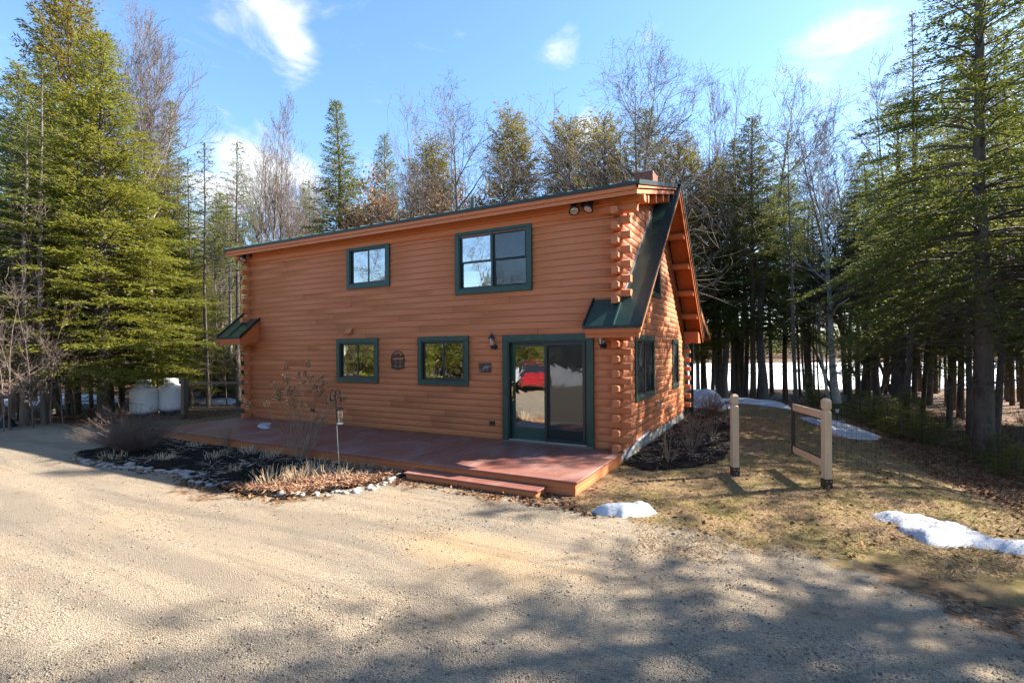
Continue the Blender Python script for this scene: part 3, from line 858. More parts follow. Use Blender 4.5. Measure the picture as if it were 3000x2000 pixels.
# ---- windows
def rect_frame(mb, x0, x1, z0, z1, w, ya, yb, sides='lrtb'):
    if 't' in sides: mb.box(x0, x1, ya, yb, z1-w, z1)
    if 'b' in sides: mb.box(x0, x1, ya, yb, z0, z0+w)
    if 'l' in sides: mb.box(x0, x0+w, ya+.001, yb-.001, z0+(w if 'b' in sides else 0), z1-w)
    if 'r' in sides: mb.box(x1-w, x1, ya+.001, yb-.001, z0+(w if 'b' in sides else 0), z1-w)
def window(o, kind, sideways=False, screens=()):
    a, b, c, d = o
    w, h = b-a, d-c
    wn = MB(); rect_frame(wn, 0, w, 0, h, TW, -.028, .05)
    win = wn.obj('window', M['green'], house, (a, 0, c) if not sideways else (0, a, c), (0, 0, PI2 if sideways else 0), bevel=.004)
    i0, i1, j0, j1 = TW, w-TW, TW, h-TW
    fr = MB(); rect_frame(fr, i0-.004, i1+.004, j0-.004, j1+.004, .03, -.012, .10)
    fr.obj('frame', M['dgreen'], win)
    i0 += .026; i1 -= .026; j0 += .026; j1 -= .026
    cols = [(i0, (i0+i1)/2+.012, .035), ((i0+i1)/2-.012, i1, .012)] if kind == 'slider' else ([(i0, (i0+i1)/2-.02, .02), ((i0+i1)/2+.02, i1, .02)] if kind == 'double' else [(i0, i1, .02)])
    if kind == 'double': MB().box((i0+i1)/2-.022, (i0+i1)/2+.022, -.008, .09, j0, j1).obj('mullion', M['dgreen'], win)
    for n, (p, q, y) in enumerate(cols):
        rows = [(j0, j1, y)] if kind == 'slider' else [(j0, (j0+j1)/2+.015, y+.03), ((j0+j1)/2-.015, j1, y)]
        for r, (s, t, yy) in enumerate(rows):
            sa = MB(); rect_frame(sa, p, q, s, t, .036, yy, yy+.028); sa.obj('sash', M['dgreen'], win)
            MB().box(p+.034, q-.034, yy+.012, yy+.018, s+.034, t-.034).obj('pane', M['glass'], win)
        if n in screens:
            MB().box(p+.01, q-.01, y-.012, y-.010, j0, j1).obj('screen', M['screen'], win)
    return win
for k, o in FRONT.items():
    window(o, 'double' if k == 'V' else 'slider', False, (1,) if k == 'V' else ())
window(SIDE['S1'], 'double', True, (0, 1)); window(SIDE['S2'], 'single', True, (0,)); window(SIDE['S3'], 'double', True, ())
# things standing on the inner sills
a = FRONT['V']
# ---- sliding door
a, b, c, d = DOOR
w, h = b-a, d-c
dm = MB(); rect_frame(dm, 0, w, 0, h, .125, -.03, .05, 'lrt')
door = dm.obj('sliding_door', M['green'], house, (a, 0, 0), bevel=.004)
df = MB(); rect_frame(df, .12, w-.12, .02, h-.12, .035, -.014, .16, 'lrt'); df.obj('frame', M['dgreen'], door)
MB().box(-.0, w, -.06, .05, .0, .032).obj('sill', M['greypine'], door)
MB().box(.15, w-.15, -.03, .14, .033, .05).obj('threshold', M['steel'], door)
m0, m1, mz = .155, w-.155, h-.155
mid = (m0+m1)/2
p1 = MB(); rect_frame(p1, m0, mid+.03, .05, mz, .085, .085, .125, 'lrt'); p1.box(m0, mid+.03, .085, .125, .05, .30); dp = p1.obj('door_panel', M['green'], door)
MB().box(m0+.08, mid-.05, .100, .108, .295, mz-.08).obj('pane', M['glass'], dp)
p2 = MB(); rect_frame(p2, mid-.03, m1, .05, mz, .085, .035, .075, 'lrt'); p2.box(mid-.03, m1, .035, .075, .05, .30); dp2 = p2.obj('door_panel', M['dgreen'], door)
MB().box(mid+.05, m1-.08, .050, .058, .295, mz-.08).obj('pane', M['glass'], dp2)
p3 = MB(); rect_frame(p3, mid-.045, m1-.02, .052, mz-.01, .055, .0, .024, 'lrtb'); p3.obj('screen_frame', M['dgreen'], door)
MB().box(mid+.01, m1-.075, .010, .012, .107, mz-.065).obj('screen', M['screen'], door)
hd = MB(); hd.box(m0+.03, m0+.05, .06, .085, .97, 1.03)
hd.tube([(m0+.04, .08, .90), (m0+.04, .045, .93), (m0+.045, .035, 1.02), (m0+.04, .045, 1.12), (m0+.04, .08, 1.15)], .013, 8)
hd.lathe([(.03, 0), (.03, .012), (.012, .03)], 10, (m0+.04, .07, 1.22)); hd.lathe([(.025, 0), (.025, .012), (.012, .03)], 10, (m0+.04, .07, .84))
hd.obj('handle', M['brass'], door, smooth=False)
MB().box(.06, .09, -.036, -.02, .97, 1.10).obj('lock_plate', M['black'], door)
MB().box(mid-.045, mid-.01, -.015, .0, 1.05, 1.17).obj('screen_latch', M['black'], door)
# ---- small fittings on the wall
def hood(x, z, w=.20, hh=.15, dep=.11):
    MB().add([(x-w/2, .0, z+hh/2), (x+w/2, .0, z+hh/2), (x-w/2, -dep, z-hh/2), (x+w/2, -dep, z-hh/2), (x-w/2, .0, z-hh/2), (x+w/2, .0, z-hh/2)],
             [(0, 1, 3, 2), (0, 2, 4), (1, 5, 3), (2, 3, 5, 4), (0, 4, 5, 1)]).obj('vent_hood', M['log'], house)
hood(-6.97, 2.40); hood(-8.22, .20, .22, .15, .12)
for x, z in ((-2.795, .352), (-8.30, .353)):
    o = MB(); o.box(x-.055, x+.055, -.045, .01, z-.04, z+.04); o.box(x-.06, x+.06, -.052, -.045, z-.002, z+.045); o.obj('outlet_box', M['black'], house, bevel=.006)
# conduit pipe along the foundation and a small gauge
M['pvc'] = simple('white_plastic', (.62, .63, .62), .45, 12, .12)
MB().tube([(.02, .18, -.17), (.03, .55, -.05), (.03, .95, .03), (.02, 1.9, .07), (-.06, 2.3, .06)], .028, 8).obj('drain_pipe', M['pvc'], house, smooth=True)
MB().box(-.02, .05, 2.9, 2.99, .55, .66).obj('outlet_box', M['steel'], house, bevel=.006)
# ------------------------------------------------------------------ deck
deck = empty('deck', (0, 0, G), 0, 'low red stained wooden deck along the front of the log house', 'deck')
DX0, DY1 = -W-.15, -2.44
nb = int(round((0.0-DX0-.14)/.140))
bw = (0.0-DX0-.14)/nb
bmsh = MB().box(-bw/2+.0042, bw/2-.0042, DY1+.145, -.012+.0, -.028, 0.0).mesh('deck_board', M['deck'])
for k in range(nb):
    link('deck_board', bmsh, deck, (DX0+bw*(k+.5), 0, -G+rl.uniform(-.0015, .0015)))
eb = MB().box(DX0-.03, .035, DY1-.03, DY1+.14, -G-.03, -G+.002); eb.obj('edge_board', M['deck'], deck, bevel=.004)
MB().box(-.135, .035, DY1+.143, -.012, -G-.03, -G+.002).obj('edge_board', M['deck'], deck, bevel=.004)
for z in (.055, .150):
    hh = .098
    pf = log_profile(hh, .022, .02)
    x0, x1 = DX0, .0
    MB().prism(pf, x0, x1-4.1, 'x').obj('skirt_log', M['log'], deck, (0, DY1+.03, z-.012))
    MB().prism(pf, x1-4.097, x1, 'x').obj('skirt_log', M['log'], deck, (0, DY1+.03, z-.012))
    MB().prism(pf, -1.2, 1.2, 'x').obj('skirt_log', M['log'], deck, (-.03, DY1/2-.01, z-.012), (0, 0, PI2))
    MB().prism(pf, -1.2, 1.2, 'x').obj('skirt_log', M['log'], deck, (DX0+.03, DY1/2-.01, z-.012), (0, 0, -PI2))
MB().box(DX0+.06, -.06, DY1+.06, -.02, 0, -G-.03).obj('joist_box', M['log'], deck)
st = MB().box(-2.86, -.43, DY1-.345, DY1-.18, 0.088, .115); stp = st.obj('step_tread', M['deck'], deck, bevel=.004)
MB().box(-2.86, -.43, DY1-.175, DY1-.002, 0.088, .115).obj('step_tread', M['deck'], deck, bevel=.004)
MB().prism(log_profile(.094, .022, .02), -2.82, -.47, 'x').obj('step_riser', M['log'], deck, (0, DY1-.30, .042))
MB().box(-.50, -.465, DY1-.28, DY1-.002, -.01, .088).obj('step_end', M['log'], deck)
MB().box(-2.83, -2.79, DY1-.28, DY1-.002, -.01, .088).obj('step_end', M['log'], deck)
# ------------------------------------------------------------------ wall lanterns, floodlights, signs
def lantern(x, z, label):
    t = empty('wall_lantern', (x, 0, z), 0, label, 'lantern', None)
    MB().lathe([(.045, 0), (.055, .012), (.05, .02)], 14).obj('backplate', M['black'], t, (.03, -.004, -.09), (PI2, 0, 0))
    MB().tube([(.03, -.01, -.10), (.03, -.07, -.13), (.015, -.11, -.11), (0, -.12, -.075)], .013, 8).obj('arm', M['black'], t, smooth=True)
    c = (0, -.12, 0)
    cg = MB()
    for k in range(6):
        a = k*math.pi/3
        cg.tube([(c[0]+.042*math.cos(a), c[1]+.042*math.sin(a), -.06), (c[0]+.068*math.cos(a), c[1]+.068*math.sin(a), .085)], .0045, 4)
    cg.lathe([(.012, -.15), (.008, -.125), (.02, -.10), (.028, -.085), (.046, -.07), (.046, -.058)], 6, c)
    cg.obj('cage', M['black'], t)
    MB().lathe([(.040, -.058), (.066, .083)], 6, c).obj('glass', M['sconce_glass'], t)
    MB().lathe([(.014, -.055), (.014, .03), (.004, .05)], 8, c).obj('bulb', M['pvc'], t)
    MB().lathe([(.094, .080), (.090, .092), (.05, .14), (.018, .172), (.012, .185), (.016, .195), (.006, .205), (.004, .235), (.0015, .25)], 6, c).obj('cap', M['iron'], t)
M['iron'] = simple('dark_pewter', (.055, .058, .07), .42, 25, .4, .6)
lantern(-2.74, 2.05, 'black coach lantern on the wall left of the sliding door, above the plaque')
lantern(-.37, 2.05, 'black coach lantern between the sliding door and the log corner')
def floodlight(x, z, n, label):
    t = empty('floodlight', (x, -.05, z), 0, label, 'floodlight')
    MB().lathe([(.055, 0), (.055, .02), (.03, .03)], 12).obj('mount', M['black'], t, (0, -.02, .03), (PI2, 0, 0))
    for k in range(n):
        s = (-1 if k == 0 else 1)*(1 if n == 2 else 1)
        dx = s*.14 if n == 2 else -.12
        MB().tube([(0, -.04, .03), (dx*.5, -.10, .07), (dx, -.13, .03), (dx*1.05, -.15, -.03)], .014, 7).obj('arm', M['black'], t, smooth=True)
        h = MB().lathe([(.025, .14), (.045, .12), (.058, .04), (.10, -.04), (.108, -.065), (.098, -.068)], 14)
        hd = h.obj('lamp_head', M['black'], t, (dx*1.1, -.17, -.06), (rad(-28), rad(-22 if dx < 0 else 14), 0), smooth=True)
        MB().lathe([(.096, -.06), (.07, -.072), (.01, -.078)], 14).obj('lens', M['lens'], hd)
M['lens'] = simple('reflector_lens', (.75, .76, .78), .12, 0, 0, .7)
floodlight(-.70, 4.62, 2, 'black twin floodlight under the eave near the log corner')
floodlight(-10.75, 4.62, 1, 'single black floodlight under the eave beside the conifers')
# round cut-steel sign with hills, trees and a banner
sg = empty('metal_sign', (-5.39, -.012, 1.68), 0, 'round black cut metal sign with mountains and trees on the wall', 'sign')
ring = MB()
n = 40; a0, b0 = .215, .222
for k in range(n):
    t0, t1 = 2*math.pi*k/n, 2*math.pi*(k+1)/n
    q = [(a*math.cos(t), b*math.sin(t)) for a, b, t in ((a0, b0, t0), (a0, b0, t1), (a0-.026, b0-.026, t1), (a0-.026, b0-.026, t0))]
    ring.prism(q[::-1], -.004, .004, 'y')
ring.obj('ring', M['black'], sg)
cut = MB()
hillp = [(-.19, .045), (-.17, .10), (-.13, .085), (-.09, .135), (-.06, .12), (-.02, .155), (.02, .165), (.05, .12), (.09, .10), (.12, .125), (.16, .09), (.19, .05), (.15, .055), (.12, .042), (.08, .058), (.03, .044), (-.02, .058), (-.06, .04), (-.1, .056), (-.14, .04)]
cut.prism(hillp, -.0035, .0035, 'y')
cut.prism([(-.165, -.005), (.165, -.005), (.165, .012), (-.165, .012)], -.003, .003, 'y')
for sx in (-1, 1):
    for cxx, w, z0, z1 in ((.165, .045, -.12, .03), (.105, .028, -.13, -.02)):
        P = [(sx*cxx-w, z0), (sx*cxx+w, z0), (sx*cxx+w*.45, z0+(z1-z0)*.4), (sx*cxx+w*.75, z0+(z1-z0)*.4), (sx*cxx, z1), (sx*cxx-w*.75, z0+(z1-z0)*.4), (sx*cxx-w*.45, z0+(z1-z0)*.4)]
        cut.prism(P, -.0045, .0045, 'y')
cut.prism([(.065*math.cos(t)*(1 if math.sin(t) < 0 else .8), -.085+(.09 if math.sin(t) > 0 else .07)*math.sin(t)) for t in np.linspace(0, 2*math.pi, 14, endpoint=False)], -.005, .005, 'y')
cut.obj('cutout', M['black'], sg)
MB().prism([(-.215, -.21), (-.19, -.18), (-.215, -.145), (-.13, -.155), (0, -.165), (.13, -.155), (.215, -.145), (.19, -.18), (.215, -.21), (.11, -.215), (.05, -.24), (-.05, -.24), (-.11, -.215)], -.006, .006, 'y').obj('banner', M['black'], sg)
def rust():
    m = MT('mottled_plaque'); n = m.noise(16, 5, .7, 'Object'); n2 = m.noise(5, 3, .6, 'Object')
    m.col(m.ramp(m.math('ADD', m.math('MULTIPLY', n, .7), m.math('MULTIPLY', n2, .3)), [(.38, (.035, .013, .009)), (.52, (.07, .03, .022)), (.58, (.22, .19, .19)), (.7, (.30, .27, .26))])).rough(.6).bump(n, .5, .006); return m.m
M['rust'] = rust()
pq = MB().box(-.155, .155, -.03, .0, -.10, .10).obj('wall_plaque', M['rust'], None, (-2.975, -.003, 1.52), bevel=.012)
tag(pq, 'small brown mottled plaque left of the sliding door', 'plaque')
# things seen through the upper windows
bh = empty('bird_house', (-3.28, .28, 3.30), 0, 'little white bird house behind the big upper window', 'bird house')
M['whitewood'] = simple('white_painted_wood', (.62, .66, .70), .6, 9, .2)
b_ = MB(); b_.prism([(-.13, 0), (.13, 0), (.13, .2), (0, .31), (-.13, .2)], -.1, .1, 'x'); b_.obj('body', M['whitewood'], bh, rot=(0, 0, .5))
r_ = MB(); r_.obox((0, -.155, .2), (0, .012, .335), .24, .012); r_.obox((0, .155, .2), (0, -.012, .335), .24, .012); r_.obj('roof', M['iron'], bh, rot=(0, 0, .5))
an = MB().tube([(-5.82, .22, 3.62), (-5.84, .2, 3.75), (-5.92, .2, 3.85), (-5.97, .2, 4.0)], [.05, .045, .03, .012], 8).obj('pale_ornament', M['pvc'], smooth=True)
tag(an, 'curved white ornament behind the upper sliding window', 'ornament')
# ------------------------------------------------------------------ shepherd hook and feeder
hk = empty('shepherd_hook', (-4.05, -3.03, float(gh(-4.05, -3.03))), 0, 'double shepherd hook of black iron standing in the mulch', 'garden hook')
top = Vector((-.10, .03, 1.30))
lean = lambda t: Vector((-.115*t/1.36, .02*t/1.36, t))
MB().tube([lean(-.1), lean(.85)], .0075, 8).obj('lower_pole', M['steel'], hk)
MB().tube([lean(.84), lean(1.36)], .0095, 8).obj('upper_pole', M['black'], hk)
for s in (-1, 1):
    pts = [lean(1.30)+Vector((0, 0, 0))]+[lean(1.36)+Vector((s*(.055-.055*math.cos(t)), 0, .055*math.sin(t)+.02)) for t in np.linspace(0.2, math.pi, 8)]+[lean(1.27)+Vector((s*.112, 0, .02)), lean(1.25)+Vector((s*.125, 0, .0)), lean(1.27)+Vector((s*.14, 0, .02))]
    MB().tube(pts, .008, 7).obj('hook_arm', M['black'], hk, smooth=True)
bfz = hk.location.z
bf = empty('bird_feeder', (-4.05+.01, -3.02, bfz+.86), 0, 'clear tube bird feeder hanging from the shepherd hook', 'bird feeder')
M['seed'] = simple('bird_seed', (.42, .33, .22), .9, 60, .5)
MB().tube([(0, 0, .40), (.045, 0, .26)], .0015, 4).obj('hanger', M['black'], bf); 
hw = MB(); hw.tube([(0, 0, .40), (-.045, 0, .26)], .0015, 4); hw.tube([(0, 0, .395), (.0, 0, .43)], .003, 5); hw.obj('hanger', M['black'], bf)
MB().lathe([(.05, .24), (.056, .25), (.055, .272), (.02, .285)], 14).obj('lid', M['iron'], bf)
MB().lathe([(.045, .03), (.045, .24)], 14).obj('tube', M['sconce_glass'], bf)
MB().lathe([(.040, .012), (.042, .05), (.03, .09), (.012, .11)], 12).obj('seed', M['seed'], bf)
MB().lathe([(.045, 0), (.055, .006), (.05, .03)], 14).obj('base', M['pvc'], bf)
MB().tube([(-.09, 0, .06), (.09, 0, .06)], .003, 5).obj('perch', M['steel'], bf)
# ------------------------------------------------------------------ right gate, posts and wire fence
def wood_post(x, y, label, h=1.35, mat='pine', grp=None):
    t = empty('gate_post', (x, y, float(gh(x, y))), YAW, label, 'post', grp)
    s = .051
    b = MB()
    prof = [(s, .0), (s, h-.20), (s-.014, h-.185), (s-.014, h-.165), (s, h-.15), (s, h-.035), (s*.55, h)]
    for (r0, z0), (r1, z1) in zip(prof, prof[1:]):
        b.add([(-r0,-r0,z0),(r0,-r0,z0),(r0,r0,z0),(-r0,r0,z0),(-r1,-r1,z1),(r1,-r1,z1),(r1,r1,z1),(-r1,r1,z1)], [(0,1,5,4),(1,2,6,5),(2,3,7,6),(3,0,4,7)])
    b.add([(-s*.55,-s*.55,h),(s*.55,-s*.55,h),(s*.55,s*.55,h),(-s*.55,s*.55,h)], [(0, 1, 2, 3)])
    b.obj('post', M[mat], t)
    c = MB(); c.box(-.057, .057, -.057, .057, -.1, .145); c.obj('base_sleeve', M['black'], t)
    sc = MB()
    for dx, dz in ((-.03, .11), (.03, .11), (.0, .05)): sc.box(dx-.006, dx+.006, -.060, -.056, dz-.006, dz+.006)
    sc.obj('screw', M['steel'], t)
    return t
P1, P2 = gpt(2153, 1393)[:2], gpt(2422, 1429)[:2]
wood_post(P1[0], P1[1], 'new pine post with black base between the house and the open wire gate')
wood_post(P2[0], P2[1], 'new pine post with black base that carries the open wire gate')
def gate(A, B, zb, zt, label, mat, name='wire_gate', stiles=2, sw=.045, rh=.115):
    """panel gate from A to B (x,y), bottom zb, top zt (world z)"""
    A = Vector((A[0], A[1], 0)); B = Vector((B[0], B[1], 0)); d = (B-A); ln = d.length
    g0 = float(gh(A.x, A.y))
    t = empty(name, (A.x, A.y, g0), math.atan2(d.y, d.x), label, 'gate')
    zb -= g0; zt -= g0
    MB().box(.03, ln-.03, -.02, .02, zt-rh, zt).obj('top_rail', M[mat], t, bevel=.003)
    MB().box(.03, ln-.03, -.02, .02, zb, zb+rh).obj('bottom_rail', M[mat], t, bevel=.003)
    for x in ([0, ln-sw]):
        MB().box(x, x+sw, -.026, .026, zb-.02, zt+.02).obj('stile', M['black'], t)
    tr = MB(); tr.box(.045, ln-.045, -.018, .018, zt-.14, zt-.1165); tr.box(.045, ln-.045, -.018, .018, zb+.1165, zb+.14); tr.obj('channel', M['black'], t)
    wm = MB()
    x = .05
    while x < ln-.05: wm.tube([(x, 0, zb+.13), (x, 0, zt-.13)], .0014, 3, False); x += .05
    z = zb+.14
    while z < zt-.13: wm.tube([(.045, .002, z), (ln-.045, .002, z)], .0014, 3, False); z += .075
    wm.obj('wire_mesh', M['wire'], t)
    hg = MB()
    for z in (zb+.1, zt-.12): hg.box(-.05, .02, -.03, .03, z-.035, z+.035)
    hg.obj('hinge', M['black'], t)
    return t
q = CAM+FWD*8.76+RGT*(2321-1500)/FPX*8.76
s_ = np.array(P2)+(np.array(q[:2])-np.array(P2))*.055
gate(s_, q[:2], .075, .92, 'wire mesh gate with pine rails standing open by the lawn', 'pine')
def wire_fence(pts, h, label, stakes=True):
    t = empty('wire_fence', (pts[0][0], pts[0][1], float(gh(*pts[0]))), 0, label, 'fence')
    O = Vector(t.location); wm = MB()
    for (ax, ay), (bx, by) in zip(pts, pts[1:]):
        ln = math.hypot(bx-ax, by-ay); n = max(2, int(ln/.10))
        P = [(ax+(bx-ax)*k/n, ay+(by-ay)*k/n) for k in range(n+1)]
        Z = [float(gh(*p)) for p in P]
        for p, z in zip(P, Z): wm.tube([Vector((p[0], p[1], z))-O, Vector((p[0], p[1], z+h))-O], .0012, 3, False)
        for k in range(int(h/.12)+1):
            wm.tube([Vector((p[0], p[1], z+.02+k*.12))-O for p, z in zip(P[::4]+[P[-1]], Z[::4]+[Z[-1]])], .0012, 3, False)
    wm.obj('wire_mesh', M['wire'], t)
    for p in pts[1:]:
        if stakes:
            z = float(gh(*p)); MB().tube([Vector((p[0], p[1], z-.2))-O, Vector((p[0], p[1], z+h+.1))-O], .016, 6).obj('stake', M['wire'], t)
    return t
wire_fence([tuple(P2), (4.55, 1.2), (5.75, 3.05), (7.2, 4.2), (9.5, 5.5)], 1.15, 'thin black wire mesh fence running from the gate post into the woods', False)
wire_fence([tuple(P1), (1.0, .05), (.12, .12)], 1.0, 'thin black wire mesh between the pine post and the log corner', False)
# left: post and pair of gates by the tanks
PL = gpt(537, 1222)[:2]
wood_post(PL[0], PL[1], 'weathered post with black base beside the white propane tanks', 1.36, 'greypine')
GA = (PL[0]+.1, PL[1]+.03); GB = (-12.02, 1.72); GC = (-W-.35, 2.1)
mid_ = (GA[0]+(GB[0]-GA[0])*1.0, GA[1]+(GB[1]-GA[1])*1.0)
gate(GA, GB, .02, .93, 'wide wire mesh gate with weathered rails beside the propane tanks', 'greypine', sw=.085, rh=.08)
gate((GB[0]+.1, GB[1]+.04), GC, .02, .93, 'narrow wire mesh gate with weathered rails against the log house', 'greypine', sw=.085, rh=.08)
# ------------------------------------------------------------------ propane tanks
M['tank'] = None
def tankmat():
    m = MT('white_tank_paint'); n = m.noise(2.5, 5, .65, 'Object'); d = m.noise(5, 6, .7, 'Object', (1, 1, .35))
    c = m.ramp(n, [(.3, (.66, .67, .69)), (.7, (.76, .76, .77))]); c = m.mix(m.ramp(d, [(.58, 0.0), (.72, .45)]), c, (.30, .29, .25))
    m.col(c).rough(.4); return m.m
M['tank'] = tankmat()
M['redpaint'] = simple('red_lettering', (.45, .03, .03), .5)
M['yellow'] = simple('yellow_hose', (.75, .50, .03), .45)
def tank(u, v, label, letter=False, r=.40, h=1.06):
    x, y = gpt(u, v)[:2]; y += .05
    t = empty('propane_tank', (x, y, float(gh(x, y))), YAW, label, 'tank')
    P = [(r*.80, .02), (r*.80, .10), (r*.93, .13), (r*.99, .19), (r, .26)]+[(r, z) for z in np.linspace(.34, h-.24, 5)]+[(r*math.cos(a), h-.24+.22*math.sin(a)) for a in np.linspace(.15, 1.35, 7)]+[(.02, h-.02)]
    MB().lathe(P, 28).obj('shell', M['tank'], t, smooth=True)
    MB().lathe([(r*.84, 0), (r*.84, .12)], 24).obj('foot_ring', M['iron'], t)
    cz = h-.06
    MB().lathe([(.215, cz), (.215, cz+.20), (.20, cz+.215), (.19, cz+.215)], 22).obj('valve_hood', M['tank'], t, smooth=False, bevel=.008)
    w = MB(); w.box(-.07, .03, -.222, -.212, cz+.1, cz+.135); w.obj('hood_slot', M['iron'], t)
    if letter:
        lm = MB(); lr = random.Random(4)
        for row, (nch, zz, hh) in enumerate(((8, .70, .05), (5, .60, .05), (3, .51, .05), (9, .43, .022))):
            for k in range(nch):          # faded red stencil characters, too small to read
                a0 = -1.22+k*.058; a1 = a0+.042
                for (p, q2, za, zb) in ((a0, a0+.013, 0, hh), (a0, a1, hh*.8, hh), (a0, a1, hh*.38, hh*.56))[:(3 if lr.random() < .6 else 2)]:
                    rr_ = r+.003
                    lm.add([(rr_*math.sin(aa), -rr_*math.cos(aa), zz+z_) for aa, z_ in ((p, za), (q2, za), (q2, zb), (p, zb))], [(0, 1, 2, 3)])
        me = lm.mesh('lettering', M['redpaint'])
        link('lettering', me, t)
    return t
tank(417, 1216, 'white propane tank with red lettering under the fir branches', True)
tank(498, 1210, 'white propane tank without lettering beside the weathered post', False)
x, y = gpt(459, 1212)[:2]; z = float(gh(x, y))
hs = MB().tube([(x+.02, y-.02, z+.82), (x+.06, y-.1, z+.74), (x+.08, y-.12, z+.6), (x+.04, y-.12, z+.45), (x-.02, y-.08, z+.38)], .014, 7).obj('gas_hose', M['yellow'], smooth=True)
tag(hs, 'yellow gas hose hanging between the two propane tanks', 'hose')
# ------------------------------------------------------------------ solar path lamps
def path_lamp(u, v, label):
    x, y = gpt(u, v)[:2]
    t = empty('path_lamp', (x, y, float(gh(x, y))), 0, label, 'lamp')
    MB().tube([(0, 0, -.1), (0, 0, .28)], .012, 7).obj('stake', M['black'], t)
    MB().lathe([(.02, .26), (.035, .28), (.06, .39)], 10).obj('shade_glass', M['pvc'], t)
    MB().lathe([(.07, .39), (.075, .40), (.06, .425), (.02, .43)], 10).obj('cap', M['black'], t)
path_lamp(2131, 1216, 'solar path lamp beside the mulch bed')
path_lamp(2453, 1230, 'solar path lamp beside the snow at the wood edge')
# black tarpaulin-covered heap at the wood edge
x, y = gpt(14, 1256)[:2]
hp = sheet('t', [(x-.9, y-.2), (x-.4, y-.26), (x+.1, y-.2), (x+.18, y), (x+.1, y+.25), (x-.5, y+.3), (x-.95, y+.15)], .06, .0, M['tarp'] if 'tarp' in M else simple('black_tarp', (.008, .008, .009), .5, 6, .4, 0, .5), 0, 0, None, .22, .2)
tag(link('tarp_heap', hp), 'low heap under a black tarpaulin at the edge of the woods', 'tarp')
# overhead service cable to the house
p0 = CAM+raydir(-400, 800)*20; p1 = np.array([-W-.1, 1.2, 3.46])
p0 = np.array([-23.5, -2.2, 4.35])
pts = [p0+(p1-p0)*t-np.array([0, 0, .55*4*t*(1-t)]) for t in np.linspace(0, 1, 16)]
tag(MB().tube(pts, .009, 5).obj('power_cable', M['black']), 'thin black power cable running from the woods to the house', 'cable')
# ------------------------------------------------------------------ snow
def snow(poly_px, dome, w, label, step=.06, z=None, world_=None):
    poly = world_ or [tuple(gpt(u, v, z)[:2]) for u, v in poly_px]
    o = link('snow_patch', sheet('snow_patch', poly, step, .0, M['snow'], 0, 0, None, dome, w))
    return tag(o, label, 'snow')
k6 = lambda x, y: (2050+x/2.4126, 1050+y/2.4126)
snow([k6(*p) for p in [(1205,1100),(1380,1098),(1560,1118),(1760,1178),(1930,1225),(2050,1285),(2400,1325),(2500,1420),(2292,1410),(2110,1380),(2060,1360),(1950,1338),(1800,1340),(1600,1315),(1430,1238),(1335,1200),(1355,1165),(1260,1145)]], .075, .16, 'long melting snow patch on the lawn edge below the wood', .045)
snow(None, .16, .15, 'small melting snow mound beside the deck corner', .035, world_=[(.25,-2.98),(.5,-2.85),(.8,-2.66),(1.08,-2.5),(1.2,-2.62),(1.12,-2.88),(.85,-3.05),(.55,-3.1)])
snow([k6(*p) for p in [(80,296),(350,290),(560,312),(650,345),(690,372),(600,358),(330,325),(120,318)]], .05, .4, 'thin strip of snow across the far end of the lawn', .12)
snow([k6(*p) for p in [(700,408),(820,402),(930,422),(1060,428),(990,442),(1120,490),(1310,552),(1300,575),(1170,576),(1000,548),(850,485)]], .05, .3, 'snow strip along the wood edge behind the open gate', .1)
snow(None, .55, 1.0, 'tall old snow pile at the rear corner of the house', .1, world_=[(-.1,9.9),(.5,9.7),(1.0,10.1),(1.15,10.7),(.8,11.5),(-.4,12),(-1.6,11.8),(-1.6,10.2)])
sd_ = MB()
dk = [(-9.55,-.62),(-9.3,-.5),(-9.0,-.75),(-8.55,-1.1),(-8.5,-1.25),(-8.75,-1.22),(-9.2,-1.0)]
nn = len(dk); cxy = (sum(p[0] for p in dk)/nn, sum(p[1] for p in dk)/nn)
sd_.add([(x, y, .006) for x, y in dk]+[(cxy[0]+(x-cxy[0])*.8, cxy[1]+(y-cxy[1])*.8, .035) for x, y in dk]+[(*cxy, .04)], [(i, (i+1) % nn, nn+(i+1) % nn, nn+i) for i in range(nn)]+[(nn+i, nn+(i+1) % nn, 2*nn) for i in range(nn)])
tag(sd_.obj('snow_patch', M['snow'], smooth=True), 'scrap of snow lying on the red deck boards', 'snow')
for i, (u, v, a, b, lab) in enumerate([(185,1166,1.6,.8,'snow patch among the tree trunks behind the leaning branch'),(250,1172,2.0,1.0,'snow patch in the woods left of the propane tanks'),(60,1178,1.4,.7,'small snow patch in the woods above the black tarpaulin'),(640,1178,1.1,.5,'snow scrap in the woods behind the narrow wire gate'),(575,1176,1.0,.5,'snow scrap in the woods behind the wide wire gate')]):
    x, y = gpt(u, v)[:2]
    snow(None, .12, .4, lab, .15, world_=[(x+a*(1+.25*math.sin(3*t+i))*math.cos(t), y+b*1.4*(1+.2*math.cos(2*t+i))*math.sin(t)) for t in np.linspace(0, 2*math.pi, 14, endpoint=False)])
snow(None, 1.45, 2.2, 'big ploughed snow bank across the driveway facing the sliding door', .25, world_=[(-14.2,-18.6),(-11.5,-17.4),(-8.5,-17.6),(-6,-18.4),(-5.6,-20),(-9,-21.5),(-13.5,-21)])
snow(None, .45, .7, 'long low ploughed snow ridge along the woods across the driveway', .2, world_=[(-24,-7.6),(-19,-7.4),(-15.2,-9.2),(-13.2,-12.5),(-12.4,-15.4),(-13.4,-15.8),(-14.4,-12.8),(-16.4,-10.2),(-19.5,-8.5),(-24,-8.8)])
